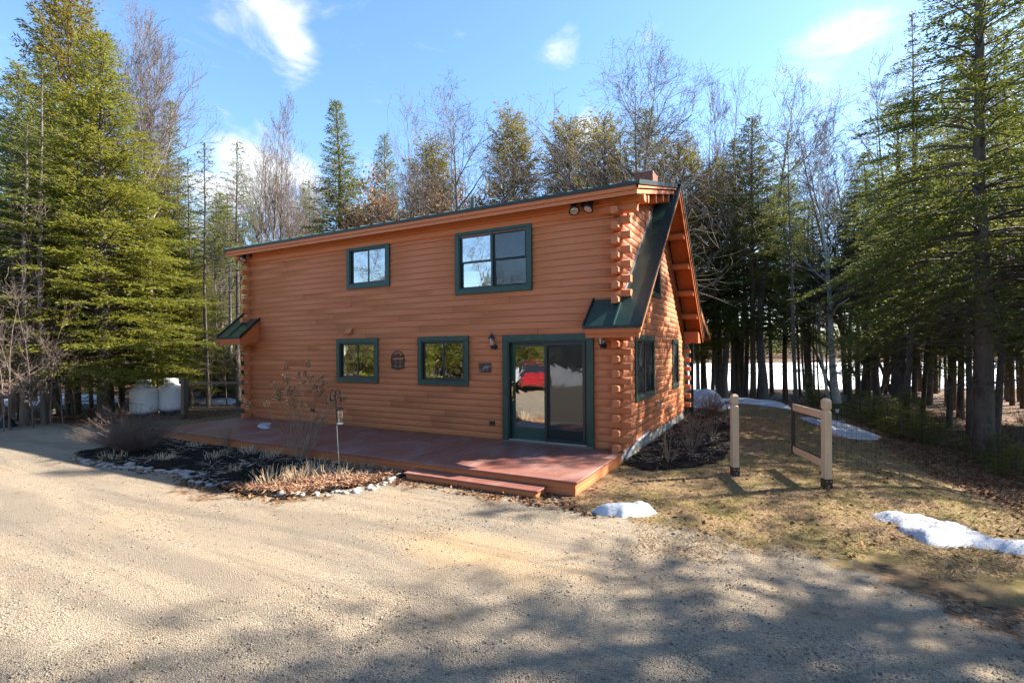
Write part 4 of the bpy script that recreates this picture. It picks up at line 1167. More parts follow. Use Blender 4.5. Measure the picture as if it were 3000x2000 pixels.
# red car parked across the driveway; it shows in the sliding door
M['redcar'] = simple('red_car_paint', (.22, .006, .010), .2, 3, .15)
M['redcar'].node_tree.nodes['Principled BSDF'].inputs['Coat Weight'].default_value = 1.0
M['rubber'] = simple('tyre_rubber', (.015, .015, .015), .8, 20, .3)
M['carglass'] = simple('car_glass', (.01, .012, .014), .05)
car = empty('parked_car', (-9.4, -15.4, float(gh(-9.4, -15.4))), rad(62), 'dark red car parked across the driveway before the snow bank', 'car')
sec_ = [(-2.25, .42, .62, .62), (-2.15, .34, .80, .80), (-1.4, .30, .88, .90), (-.6, .28, .96, .92), (.4, .28, 1.00, .93), (1.5, .28, 1.02, .92), (2.0, .32, 1.0, .86), (2.2, .42, .92, .74)]
bv, bf_ = [], []
for x, zb, zt, w in sec_:
    bv += [(x, -w*.92, zb), (x, -w, zb+.14), (x, -w, zt-.16), (x, -w*.86, zt), (x, w*.86, zt), (x, w, zt-.16), (x, w, zb+.14), (x, w*.92, zb)]
for i in range(len(sec_)-1):
    for k in range(8): a_, b_2 = i*8+k, i*8+(k+1) % 8; bf_.append((a_, b_2, b_2+8, a_+8))
bf_ += [tuple(range(8))[::-1], tuple(range(len(bv)-8, len(bv)))]
MB().add(bv, bf_).obj('body', M['redcar'], car, smooth=False, bevel=.03)
cb = MB(); cb.add([(-1.0,-.80,.93),(1.9,-.78,.95),(1.55,-.62,1.50),(-.25,-.62,1.50),(-1.0,.80,.93),(1.9,.78,.95),(1.55,.62,1.50),(-.25,.62,1.50)], [(0,1,2,3),(7,6,5,4),(3,2,6,7),(0,3,7,4),(1,5,6,2),(0,4,5,1)]); cb.obj('cabin', M['carglass'], car, bevel=.02)
MB().box(-.22, 1.52, -.60, .60, 1.49, 1.53).obj('roof', M['redcar'], car, bevel=.01)
for x in (-1.4, 1.35):
    for sgn in (-1, 1):
        wh = MB().lathe([(.20, -.10), (.33, -.10), (.345, -.06), (.345, .06), (.33, .10), (.20, .10)], 22).obj('wheel', M['rubber'], car, (x, sgn*.84, .345), (PI2, 0, 0))
        MB().lathe([(.03, -.104), (.2, -.102), (.2, .102), (.03, .104)], 16).obj('rim', M['steel'], wh)
for sgn in (-1, 1):
    MB().box(-2.24, -2.02, sgn*.62-.17, sgn*.62+.17, .60, .74).obj('headlight', M['lens'], car, bevel=.02)
MB().box(-2.28, -2.1, -.42, .42, .50, .66).obj('grille', M['black'], car, bevel=.01)
# ------------------------------------------------------------------ stone edging of the front bed
sb = empty('stone_edging', (-6.5, -4.4, G), 0, 'row of pale rounded stones edging the black mulch bed', 'edging')
M['stone'] = None
def stonemat():
    m = MT('pale_field_stone'); n = m.noise(9, 5, .65, 'Object'); r = m.orand()
    c = m.ramp(n, [(.25, (.16, .15, .14)), (.6, (.30, .28, .26)), (.85, (.42, .40, .37))]); c = m.mix(m.math('MULTIPLY', r, .6), c, (.30, .25, .20)); m.col(c).rough(.85).bump(n, .4, .01); return m.m
M['stone'] = stonemat()
import bmesh
smeshes = []
for k in range(7):
    b = bmesh.new(); bmesh.ops.create_icosphere(b, subdivisions=1, radius=1)
    sr = random.Random(k)
    off = [Vector((sr.uniform(-1, 1), sr.uniform(-1, 1), sr.uniform(-1, 1))).normalized() for _ in range(4)]
    for v in b.verts:
        f = 1+sum(.13*max(0, v.co.dot(o))*s for o, s in zip(off, (1, -1.4, 1, -1.3)))+sr.uniform(-.05, .05)
        v.co = Vector((v.co.x*f*1.25, v.co.y*f*.9, v.co.z*f*.55))
    me = bpy.data.meshes.new('stone'); b.to_mesh(me); b.free(); me.materials.append(M['stone']); me.polygons.foreach_set('use_smooth', np.ones(len(me.polygons), bool)); smeshes.append(me)
path = [gpt(*p)[:2] for p in [(238,1345),(270,1360),(330,1365),(385,1372),(430,1375),(500,1383),(560,1388),(590,1402),(610,1415),(640,1425),(690,1423)]]
path2 = [gpt(*p)[:2] for p in [(822,1453),(870,1452),(930,1450),(980,1450),(1040,1441),(1095,1430),(1140,1412),(1152,1402)]]
sr = random.Random(3)
def lay(path, n, wd, smin, smax):
    seg = [math.dist(a, b) for a, b in zip(path, path[1:])]; tot = sum(seg)
    for k in range(n):
        s = tot*(k+sr.random())/n
        for (a, b), l in zip(zip(path, path[1:]), seg):
            if s <= l: break
            s -= l
        t = s/l; x = a[0]+(b[0]-a[0])*t+sr.gauss(0, wd); y = a[1]+(b[1]-a[1])*t+sr.gauss(0, wd)
        r = sr.uniform(smin, smax)
        o = link('stone', smeshes[sr.randrange(7)], sb, (x+6.5, y+4.4, float(gh(x, y))-G+r*.18), (sr.uniform(-.3, .3), sr.uniform(-.3, .3), sr.uniform(0, 6.3)))
        o.scale = (r, r, r)
lay(path[:6], 56, .055, .03, .075); lay(path[5:], 50, .065, .035, .085); lay(path2, 42, .05, .028, .07)
for u, v, r in ((380, 1366, .11), (583, 1418, .07), (1125, 1382, .08), (825, 1452, .09)):
    x, y = gpt(u, v)[:2]; o = link('stone', smeshes[sr.randrange(7)], sb, (x+6.5, y+4.4, float(gh(x, y))-G+r*.25), (0, 0, sr.uniform(0, 6))); o.scale = (r, r, r*1.2)
# ------------------------------------------------------------------ trees
def tubes_np(segs):
    """segs: list of (p0,p1,r0,r1,n) -> V,F(list)"""
    out_v, out_f, base = [], {3: [], 4: []}, 0
    byn = {}
    for s in segs: byn.setdefault(s[4], []).append(s)
    Vs, Fs = [], []
    for n, ss in byn.items():
        A = np.array([s[0] for s in ss]); B = np.array([s[1] for s in ss]); ra = np.array([s[2] for s in ss]); rb = np.array([s[3] for s in ss])
        d = B-A; d /= np.linalg.norm(d, axis=1)[:, None]+1e-9
        ref = np.where(np.abs(d[:, 2:3]) > .9, np.array([[1., 0, 0]]), np.array([[0, 0, 1.]]))
        r = np.cross(d, ref); r /= np.linalg.norm(r, axis=1)[:, None]+1e-9; u = np.cross(r, d)
        t = np.arange(n)*2*np.pi/n
        ring = r[:, None, :]*np.cos(t)[None, :, None]+u[:, None, :]*np.sin(t)[None, :, None]
        V = np.concatenate([A[:, None, :]+ring*ra[:, None, None], B[:, None, :]+ring*rb[:, None, None]], 1).reshape(-1, 3)
        k = np.arange(n); f = np.stack([k, (k+1) % n, (k+1) % n+n, k+n], -1)
        F = (np.arange(len(ss))[:, None, None]*2*n+f[None]).reshape(-1, 4)+base
        Vs.append(V); Fs.append(F); base += len(V)
    return np.concatenate(Vs), np.concatenate(Fs)
def trunk_segs(rg, H, r0, wob=.15, n=9, sides=9, top=.012, flare=1.35):
    pts = []; x = y = 0.0
    for i in range(n+1):
        t = i/n
        pts.append((x, y, H*t)); x += rg.normal()*wob*H/n*.12; y += rg.normal()*wob*H/n*.12
    rr = [r0*(1-t)**.85+top for t in np.linspace(0, 1, n+1)]; 
    segs = [((0, 0, -.25), (pts[0][0], pts[0][1], .12), r0*flare*1.15, r0*1.06, sides)]
    pts[0] = (0, 0, .12)
    for i in range(n): segs.append((pts[i], pts[i+1], rr[i]*(1.06 if i == 0 else 1), rr[i+1], sides))
    P = np.array(pts)
    def at(z):
        return np.array([np.interp(z, P[:, 2], P[:, 0]), np.interp(z, P[:, 2], P[:, 1]), z]), np.interp(z, P[:, 2], rr)
    return segs, at
def leaflets(P, Dv, W, ln, wd):
    """kite-shaped leaf faces: base P, direction Dv, width dir W"""
    ln = ln[:, None]; wd = wd[:, None]
    V = np.stack([P, P+Dv*ln*.45+W*wd, P+Dv*ln, P+Dv*ln*.45-W*wd], 1).reshape(-1, 3)
    return V
def conifer(name, seed, H, cb, R, shape=1.0, nb=260, droop=.25, elev=.15, upturn=.2, leaf=.10, dens=1.0, r0=.15, mat='fir', bark='bark', dead=40, deadlen=.7, sec=.5, flat=.35, gap=0.0, spray=1.0, mintop=.12, whorl=0):
    rg = np.random.default_rng(seed)
    segs, at = trunk_segs(rg, H, r0)
    LP, LD, LW, LL, LWD = [], [], [], [], []
    zs = cb+(H-cb)*(np.linspace(0, 1, nb)+rg.uniform(-.5, .5, nb)/nb)**1.0
    if whorl:
        wl_ = whorl*(1-.45*(zs-cb)/(H-cb)); zs = cb+np.round((zs-cb)/whorl)*whorl+rg.normal(0, .05, nb)
    az = 0
    for i, z in enumerate(np.clip(zs, cb, H-.05)):
        t = (z-cb)/(H-cb)
        az += 2.399+rg.normal()*.35
        if gap and rg.random() < gap*(1+1.6*(t > .3)*(whorl > 0)): continue
        env = (1-t)**shape
        if t < .12: env *= .72+2.3*t
        Lb = (R*env+mintop)*rg.uniform(.62, 1.12)
        p0, rt = at(z)
        e = elev+.55*t+rg.normal()*.08
        ns = max(3, int(Lb/.12*dens)); ts = np.linspace(.05, 1, max(4, int(Lb/.3)+2))
        ca, sa = math.cos(az), math.sin(az)
        dr = droop*(1-.6*t)
        def bp(tt):
            r = Lb*tt; zz = Lb*(math.tan(e)*tt-dr*tt**2*1.3+upturn*dr*tt**3)
            return np.stack([p0[0]+r*ca, p0[1]+r*sa, p0[2]+zz], -1)
        bpts = bp(ts)
        rb = np.linspace(.006+.010*Lb, .003, len(ts))
        for a, b, q, w in zip(bpts[:-1], bpts[1:], rb[:-1], rb[1:]): segs.append((a, b, q, w, 3))
        tk = (.10+.22*(Lb > 1.2)*(1-t)) + (1-(.10+.22*(Lb > 1.2)*(1-t)))*np.sort(rg.random(ns*2))**.85
        B = bp(tk)
        side = np.where(np.arange(ns*2) % 2 == 0, 1.0, -1.0)
        sl_ = (Lb*sec*(1.02-tk)**.75+.10*spray)*rg.uniform(.6, 1.2, ns*2)
        sa2 = az+side*(rg.uniform(.55, 1.1, ns*2))*(1-.55*tk**4)
        sd2 = np.stack([np.cos(sa2), np.sin(sa2), rg.normal(.05, .16, ns*2)-dr*.35*tk], -1); sd2 /= np.linalg.norm(sd2, axis=1)[:, None]
        for j in range(ns*2):
            nl = max(3, int(sl_[j]/(leaf*.40)))
            f = (np.arange(nl)+rg.random(nl))/nl
            base = B[j]+sd2[j]*(sl_[j]*f)[:, None]
            base[:, 2] -= .12*sl_[j]*f**2
            sgn = np.where(rg.random(nl) < .5, 1.0, -1.0)*rg.uniform(.25, 1.0, nl)*(1-.5*f)
            perp = np.array([-sd2[j][1], sd2[j][0], 0])
            dv = sd2[j]*1.0+perp*sgn[:, None]+np.array([0, 0, 1.0])*rg.normal(.10, flat, nl)[:, None]
            dv /= np.linalg.norm(dv, axis=1)[:, None]
            wv = np.cross(dv, rg.normal(0, .5, (nl, 3))+np.array([0, 0, 1.0])); wv /= np.linalg.norm(wv, axis=1)[:, None]+1e-9
            LP.append(base); LD.append(dv); LW.append(wv); LL.append(leaf*rg.uniform(.7, 1.35, nl)); LWD.append(leaf*.16*rg.uniform(.8, 1.3, nl))
    # leader
    for k in range(26):
        a = rg.random()*6.3; z = H-rg.random()*.5
        p, _ = at(min(z, H)); LP.append(p[None]); dv = np.array([[math.cos(a)*.6, math.sin(a)*.6, .9]]); LD.append(dv); LW.append(np.array([[-math.sin(a), math.cos(a), 0]])); LL.append(np.array([leaf*1.2])); LWD.append(np.array([leaf*.2]))
    # dead limbs below the crown
    for k in range(dead):
        z = rg.uniform(.12*H if cb > 2 else .5, cb+.18*(H-cb)); p, r = at(z); a = rg.random()*6.3; l = deadlen*rg.uniform(.4, 1.3); e = rg.normal(-.05, .2)
        q = p+np.array([math.cos(a), math.sin(a), math.tan(e)])*l*.6; q2 = q+np.array([math.cos(a+rg.normal()*.25), math.sin(a+rg.normal()*.25), math.tan(e)-.15])*l*.5
        segs += [(p, q, .012, .008, 3), (q, q2, .008, .002, 3)]
        for m_ in range(4):
            f = rg.random(); w = p+(q2-p)*f; a2 = a+rg.choice([-1, 1])*rg.uniform(.5, 1.0)
            segs.append((w, w+np.array([math.cos(a2), math.sin(a2), rg.normal()*.2])*l*.3*(1.1-f), .005, .0015, 3))
    V, F = tubes_np(segs)
    tm = npmesh('trunk', V, F, M[bark], True)
    P = np.concatenate(LP); Dv = np.concatenate(LD); Wv = np.concatenate(LW); ll = np.concatenate(LL); ww = np.concatenate(LWD)
    V = leaflets(P, Dv, Wv, ll, ww); n = len(P)
    cm = npmesh('crown', V, np.arange(n*4).reshape(-1, 4), M[mat], False, {'rnd': np.repeat(rg.random(n), 4)})
    return dict(trunk=tm, crown=cm, H=H, R=R, n=n)
def bare(name, seed, H, r0, first=.35, spread=.5, nlimb=9, depth=4, twigs=1.0, bark='bark_grey', up=.5, fork=0, lean=(0, 0), leaf=None, wig=.16, lenf=.42, emin=.35, emax=1.0):
    rg = np.random.default_rng(seed); segs = []; tips = []
    def grow(p, d, l, r, lev):
        n = max(2, min(6, int(l/.35))) if lev < 3 else 2
        q = np.array(p, float); dd = np.array(d, float)
        for i in range(n):
            dd = dd+rg.normal(0, wig, 3)*(.6 if lev == 0 else 1)+np.array([0, 0, up*.12*(1 if lev else .3)]); dd /= np.linalg.norm(dd)
            q2 = q+dd*l/n; ra = r*(1-.62*i/n); rb = r*(1-.62*(i+1)/n)
            segs.append((q, q2, ra, max(rb, .0048), 7 if lev == 0 else (5 if lev == 1 else (4 if lev == 2 else 3))))
            q = q2
            if lev < depth:
                kids = {0: 0, 1: 1.95, 2: 1.9*twigs, 3: 1.8*twigs}.get(lev, 1.4*twigs)
                for _ in range(rg.poisson(kids*(.5+.8*(i+1)/n))):
                    ang = rg.uniform(.45, 1.0)*spread/.5
                    ax = np.cross(dd, rg.normal(size=3)); ax /= np.linalg.norm(ax)
                    nd = dd*math.cos(ang)+ax*math.sin(ang); nd[2] += .15*up
                    grow(q, nd/np.linalg.norm(nd), l*rg.uniform(.35, .62), rb*rg.uniform(.42, .62)+.0008, lev+1)
        if lev >= depth-1: tips.append(q)
    # trunk
    trunks = [(np.zeros(3), np.array([lean[0], lean[1], 1.0]), r0)]
    for ti, (p, d, r) in enumerate(trunks):
        n = 10; q = p.copy(); q[2] = -.25; dd = d/np.linalg.norm(d); HH = H*(1 if ti == 0 else .92)
        start = q[2]
        for i in range(n):
            t = i/n
            dd = dd+rg.normal(0, wig*.35, 3)+np.array([0, 0, .12]); dd /= np.linalg.norm(dd)
            st_ = (HH+.25)/n; q2 = q+dd*st_
            ra, rb = r*(1-.95*t)+.002, r*(1-.95*(t+.1))+.002
            if i == 0: ra *= 1.25
            segs.append((q, q2, ra, rb, 8)); q = q2
            if fork and i == int(n*fork) and ti == 0:
                a = rg.random()*6.3; trunks.append((q.copy()+np.array([0, 0, .25]), np.array([.32*math.cos(a), .32*math.sin(a), 1]), rb*.85)); H2 = H*(1-t)
            if t+.1 >= first:
                tt = (t+.1-first)/(1.0001-first)
                for _ in range(max(1, rg.poisson(nlimb/(n*(1-first))))):
                    a = rg.random()*6.3; e = rg.uniform(emin, emax)+.3*tt
                    nd = np.array([math.cos(a)*math.cos(e), math.sin(a)*math.cos(e), math.sin(e)*(.5+up)])
                    grow(q-dd*st_*rg.random(), nd/np.linalg.norm(nd), H*lenf*(1-.62*tt)*rg.uniform(.55, 1.05), rb*rg.uniform(.55, .85), 1)
        for _ in range(2): grow(q, dd+rg.normal(0, .15, 3), H*.10, r*.06+.003, 2)
        tips.append(q)
    zm = max(max(s_[0][2], s_[1][2]) for s_ in segs); kz = H/zm
    def sc_(q): q = np.array(q, float); return np.array([q[0]*(.5+.5*kz), q[1]*(.5+.5*kz), q[2]*kz])
    segs = [(sc_(a), sc_(b), c, d, n) for a, b, c, d, n in segs]; tips = [sc_(q) for q in tips]
    res = dict(H=H, n=len(segs))
    # trunk object = stout segments, crown object = twigs
    stout = [s for s in segs if s[4] >= 5]; thin = [s for s in segs if s[4] < 5]
    V, F = tubes_np(stout); res['trunk'] = npmesh('trunk', V, F, M[bark], True)
    V, F = tubes_np(thin)
    if leaf:
        P = np.array(tips); P = np.repeat(P, 3, 0)+rg.normal(0, .16, (len(P)*3, 3)); n = len(P)
        Dv = rg.normal(size=(n, 3)); Dv[:, 2] -= .8; Dv /= np.linalg.norm(Dv, axis=1)[:, None]
        Wv = np.cross(Dv, rg.normal(size=(n, 3))); Wv /= np.linalg.norm(Wv, axis=1)[:, None]
        LV = leaflets(P, Dv, Wv, rg.uniform(.10, .16, n), rg.uniform(.03, .045, n))
        res['leaves'] = npmesh('foliage', LV, np.arange(n*4).reshape(-1, 4), M[leaf], False, {'rnd': np.repeat(rg.random(n), 4)})
    res['crown'] = npmesh('crown', V, F, M['bark_twig'] if bark != 'bark_birch' else M['bark_twig'], False)
    return res
P = {}
P['fir'] = [conifer('fir', 1, 12.5, 1.2, 2.75, .72, 480, .30, .16, .35, .095, 1.0, .16, 'fir', 'bark', 45, 1.0, .5, .3),
            conifer('fir', 2, 11.0, 1.8, 2.5, .78, 380, .28, .18, .35, .10, .95, .14, 'fir', 'bark', 50, .9, .5, .3)]
P['big_fir'] = [conifer('fir', 3, 12.0, 2.6, 3.3, 1.12, 380, .50, .10, .3, .078, 1.05, .155, 'spruce', 'bark', 80, 1.6, .40, .28, .15, whorl=.28)]
P['spire'] = [conifer('spruce', 4, 14.0, 2.0, 2.0, .92, 460, .30, .22, .35, .10, 1.0, .15, 'spruce', 'bark', 20, .6, .5, .3, .04)]
P['hemlock'] = [conifer('hemlock', 5, 12.0, 3.0, 2.9, .70, 320, .45, .25, .2, .12, .9, .16, 'hemlock', 'bark_red', 46, 1.1, .5, .25, .06),
                conifer('hemlock', 6, 13.0, 5.0, 2.4, .75, 190, .40, .20, .2, .13, .8, .15, 'hemlock', 'bark', 60, 1.0, .5, .28, .08)]
P['cedar'] = [conifer('cedar', 7, 13.0, 1.8, 2.2, .5, 430, .25, .45, .2, .13, .95, .16, 'cedar', 'bark_red', 20, .6, .55, .4, .05, mintop=.3), conifer('cedar', 17, 12.5, 1.8, 2.4, .55, 400, .22, .35, .2, .13, .95, .16, 'cedar', 'bark_red', 20, .6, .55, .4, .10, mintop=.28)]
P['thin'] = [conifer('slim conifer', 8, 10.5, 5.6, 1.35, .8, 80, .4, .15, .2, .11, .75, .085, 'hemlock', 'bark', 70, .8, .42, .25, .2),
             conifer('slim conifer', 9, 11.5, 6.0, 1.7, .8, 85, .4, .15, .2, .11, .75, .12, 'spruce', 'bark', 70, 1.0, .42, .25, .2)]
P['dead'] = [conifer('dead spire', 10, 13.5, 3.5, 1.15, .85, 150, .25, .25, .2, .09, .45, .10, 'deadneedle', 'bark', 60, .7, .4, .4, .1)]
P['young'] = [conifer('young fir', 12, 1.5, .1, .75, .9, 60, .15, .25, .2, .07, 1.0, .02, 'fir', 'bark', 0, .3, .5, .3)]
P['maple'] = [bare('maple', 21, 11.0, .17, .40, .56, 15, 4, .8, 'bark_grey', .5, 0, lenf=.44, emin=.35, emax=.95),
              bare('maple', 25, 12.0, .16, .42, .54, 14, 4, .8, 'bark_grey', .55, 0, lenf=.42, emin=.4, emax=.95)]
P['pale'] = [bare('pale tree', 31, 14, .085, .50, .40, 17, 4, 1.05, 'bark_pale', 1.1, 0, lenf=.30, wig=.09, emin=.8, emax=1.15)]
P['aspen'] = [bare('aspen', 23, 13.5, .10, .55, .40, 8, 4, .85, 'bark_pale', 1.1, 0, lenf=.30, wig=.10, emin=.75, emax=1.2),
              bare('aspen', 24, 11.0, .07, .45, .34, 8, 4, .85, 'bark_grey', 1.2, 0, lenf=.26, wig=.10, emin=.75, emax=1.2)]
P['birch'] = [bare('birch', 26, 12.0, .15, .34, .5, 10, 4, 1.0, 'bark_birch', .35, .42, (-.12, .02), None, .16, .28)]
P['sapling'] = [bare('sapling', 27, 5.5, .032, .25, .5, 9, 3, 1.2, 'bark_twig', .7, 0, lenf=.34), bare('sapling', 28, 4.2, .022, .2, .5, 9, 3, 1.1, 'bark_twig', .6, 0, lenf=.34)]
P['beech'] = [bare('beech', 29, 8.5, .09, .2, .55, 16, 4, 1.1, 'bark_grey', .4, 0, (0, 0), 'beech', .16, .36)]
P['larch'] = [bare('larch', 30, 11.5, .10, .25, .45, 18, 4, 1.25, 'bark_twig', .7, .3, (0, 0), None, .14, .26)]
tr_ = random.Random(9)
NTREE = [0]
def tree(kind, which, x, y, H, label, name, group=None, rad_=None, cat='tree', rz=None):
    p = P[kind][which % len(P[kind])]
    s = H/p['H']; sr_ = s if rad_ is None else rad_/p['R']
    t = empty(name, (x, y, float(gh(x, y))), tr_.uniform(0, 6.28) if rz is None else rz, label, cat, group)
    t.scale = (sr_, sr_, s)
    for k, nm in (('trunk', 'trunk'), ('crown', 'crown'), ('leaves', 'foliage')):
        if k in p: link(nm, p[k], t)
    NTREE[0] += 1
    return t
def tp(kind, which, u, Z, vtop, label, name, group=None, rpx=None, **k):
    x, y = atd(u, Z)
    return tree(kind, which, x, y, hgt(vtop, Z)+(G-float(gh(x, y))), label, name, group, None if rpx is None else rpx*Z/FPX, **k)
# left group
tp('fir', 0, 305, 16.2, 95, 'big bright green fir behind the propane tanks', 'fir_tree', None, 270)
tp('cedar', 0, 205, 20.5, -30, 'tallest olive green cedar rising behind the big bright fir', 'cedar_tree', None, 160)
tp('fir', 1, 55, 18, 185, 'green fir left of the tall olive cedar', 'fir_tree', None, 190)
tp('fir', 1, 150, 16.5, 330, 'fir standing between the left fir and the big bright fir', 'fir_tree', None, 170)
tp('fir', 0, 455, 18.8, 470, 'lower green fir between the big fir and the house', 'fir_tree', None, 190)
tp('fir', 1, 560, 20.5, 690, 'small bright fir beside the house eave return', 'fir_tree', None, 120)
tp('spire', 0, 489, 25, 288, 'narrow dark spruce spire behind the pale bare tree', 'spruce_tree', None, 125)
tp('pale', 0, 452, 17.6, -40, 'tall pale bare tree in front of the firs', 'bare_tree', rz=1.0)
tp('fir', 1, -150, 15, 200, 'fir at the wood edge beyond the black tarpaulin', 'fir_tree', None, 200)
for i, (u, Z, v) in enumerate([(15,14.8,600),(70,14.6,560),(128,15.2,620),(-40,14,500),(30,13.6,760),(95,13.8,820),(150,14.2,860),(185,14.6,900),(8,13.2,900),(215,17,760),(360,19.5,900),(615,19.5,880),(665,20,860),(588,22,800),(690,22,900)]):
    tp('sapling', i, u, Z, v, 'thin bare reddish sapling at the edge of the left woods', 'sapling', 'bare saplings at the edge of the left woods')
for i, (u, Z, v, r) in enumerate([(640,22,990,60),(690,24,1010,70),(600,23.5,960,80),(525,22,900,80),(725,26,960,60)]):
    tp('fir', i, u, Z, v, 'small bright evergreen behind the left wire gates', 'young_fir', 'small evergreens behind the left wire gates', r)
# slender trunks in the left woods
for i, (u, v, w) in enumerate([(4,1236,9),(45,1240,9),(58,1190,22),(71,1252,11),(130,1248,14),(158,1200,30),(199,1208,11),(229,1204,15),(330,1200,9),(356,1196,9),(268,1190,9),(100,1180,14),(410,1188,8),(520,1190,9),(560,1192,8),(700,1195,8),(610,1196,8)]):
    x, y = gpt(u, v)[:2]; Z = camframe(x, y)[1]
    p = P['thin'][i % 2]
    t = tree('thin', i, x, y, tr_.uniform(8.5, 11), 'slender conifer trunk on the leaf litter of the left woods', 'slim_conifer', 'slender trunks in the left woods')
    sx = (w*Z/FPX/2)/(.085 if i % 2 == 0 else .12); t.scale = (max(.75, sx), max(.75, sx), t.scale[2])
# the stout trunk next to the tanks belongs to a fir
for i in range(34):
    u = tr_.uniform(-250, 930); Z = tr_.uniform(27, 62)
    k = tr_.choice(['thin', 'aspen', 'aspen', 'hemlock', 'sapling', 'maple', 'fir'])
    vt = tr_.uniform(560, 760) if u < 600 else tr_.uniform(520, 760)
    if k in ('aspen', 'maple') and u > 640: vt -= 60
    lab = {'thin': 'slim dark conifer deep in the left woods', 'aspen': 'slim bare tree deep in the left woods', 'hemlock': 'dark hemlock deep in the left woods', 'sapling': 'bare thicket sapling deep in the left woods', 'maple': 'bare grey maple deep in the left woods', 'fir': 'green fir deep in the left woods'}[k]
    tp(k, i, u, Z, vt, lab, {'thin': 'slim_conifer', 'aspen': 'bare_tree', 'hemlock': 'hemlock_tree', 'sapling': 'sapling', 'maple': 'bare_tree', 'fir': 'fir_tree'}[k], 'trees deep in the left woods')
# bare clump left of the spruce spire
for i, (u, Z, v) in enumerate([(668,29,500),(700,31,440),(742,28,420),(765,30,330),(790,27.5,275),(818,29,300),(845,30,330),(872,28,430),(905,30,520),(942,27,560),(632,30,560),(600,33,620)]):
    tp('aspen', 1 if i % 3 else 0, u, Z, v, 'upright bare tree in the clump behind the long eave', 'bare_tree', 'clump of upright bare trees behind the eave')
tp('spire', 0, 1006, 24, 298, 'lone spruce spire rising above the roof behind the house', 'spruce_tree', None, 150)
tp('hemlock', 0, 1132, 33, 398, 'dark conifer top showing left of the brown leaved beeches', 'hemlock_tree', None, 90)
for u, Z, v in ((1085, 24, 520), (1150, 25, 470), (1215, 24, 500), (1285, 26, 540)):
    tp('beech', 0, u, Z, v, 'beech holding dry brown leaves behind the roof', 'beech_tree', 'brown leaved beeches behind the roof')
tp('cedar', 0, 1270, 31, 430, 'olive conifer behind the brown beeches', 'cedar_tree', None, 120)
tp('aspen', 0, 1230, 23, 240, 'bare tree with one leaning stem above the brown beeches', 'bare_tree')
tp('maple', 0, 1378, 22, 180, 'broad bare maple above the middle of the roof', 'bare_tree', rz=2.2)
tp('cedar', 0, 1505, 30, 352, 'olive conifer right of the broad bare maple', 'cedar_tree', None, 120)
tp('beech', 0, 1480, 26, 520, 'twiggy pale beech below the olive conifer', 'beech_tree')
for i, (u, Z, v, r) in enumerate([(1668,29,372,130),(1770,30,362,140),(1900,31,330,170),(1985,29,430,160)]):
    tp('cedar' if i != 2 else 'hemlock', i, u, Z, v, ['olive cedar left of the twin stemmed bare tree', 'olive cedar behind the twin stemmed bare tree', 'broad dark conifer behind the chimney', 'olive conifer right of the chimney'][i], 'cedar_tree' if i != 2 else 'hemlock_tree', None, r)
tp('maple', 1, 1838, 23, 100, 'left stem of the big twin bare tree behind the chimney', 'bare_tree', rz=.6)
tp('maple', 0, 1885, 24, 130, 'right leaning stem of the big twin bare tree behind the chimney', 'bare_tree', rz=4.0)
for i, (u, Z, v) in enumerate([(2045,29,330),(2085,30,270),(2125,29,200),(2150,31,230),(2010,32,420),(2235,27,200)]):
    tp('maple' if i in (5,) else 'aspen', i, u, Z, v, 'slender bare tree above the dark hemlocks right of the house', 'bare_tree', 'bare trees above the right hemlocks')
# right: dark hemlocks, birch, larches, big fir
for i, (u, Z, v, r) in enumerate([(2205,27,355,150),(2110,29,470,130),(2300,30,520,130),(2160,31,420,140),(2060,32,560,130),(2370,32,600,120)]):
    tp('hemlock', i, u, Z, v, ['tallest dark hemlock right of the gable', 'dark hemlock nearest the gable roof', 'dark hemlock left of the white birch', 'dark hemlock behind the tallest one', 'low dark hemlock beyond the porch roof', 'dark hemlock just behind the white birch'][i], 'hemlock_tree', None, r)
x, y = gpt(2455, 1178)[:2]
tree('birch', 0, x, y, hgt(320, camframe(x, y)[1]), 'white birch leaning over the lawn end', 'birch_tree', rz=YAW-.1)
for i, (u, Z, v) in enumerate([(2480,33,230),(2530,32,150),(2590,34,190),(2640,33,170),(2700,34,260),(2560,35,330)]):
    tp('larch', 0, u, Z, v, 'bare reddish larch in front of the white cloud', 'larch_tree', 'bare larches at the lake shore')
tp('dead', 0, 2678, 29, 45, 'dead reddish spire of a conifer beside the big fir', 'dead_conifer', None, 70)
x, y = gpt(2883, 1352)[:2]
tree('big_fir', 0, x, y, 16.0, 'big dark fir with a stout trunk by the wire fence', 'fir_tree', None, 4.3)
tp('big_fir', 0, 2640, 20.5, 480, 'fir with drooping branches left of the big dark fir', 'fir_tree', None, 230)
tp('hemlock', 0, 2790, 25, 420, 'hemlock behind the big dark fir', 'hemlock_tree', None, 160)
tp('big_fir', 0, 3080, 17, 100, 'fir right of the big dark fir', 'fir_tree', None, 260)
for i, (u, Z, v) in enumerate([(2815, 30, 150), (2880, 27, 20), (2950, 30, 60), (3030, 27, -40), (2740, 33, 330)]):
    tp('hemlock' if i % 2 else 'big_fir', i, u, Z, v, 'tall conifer standing behind the big dark fir', 'hemlock_tree' if i % 2 else 'fir_tree', 'tall conifers behind the big dark fir', 150)
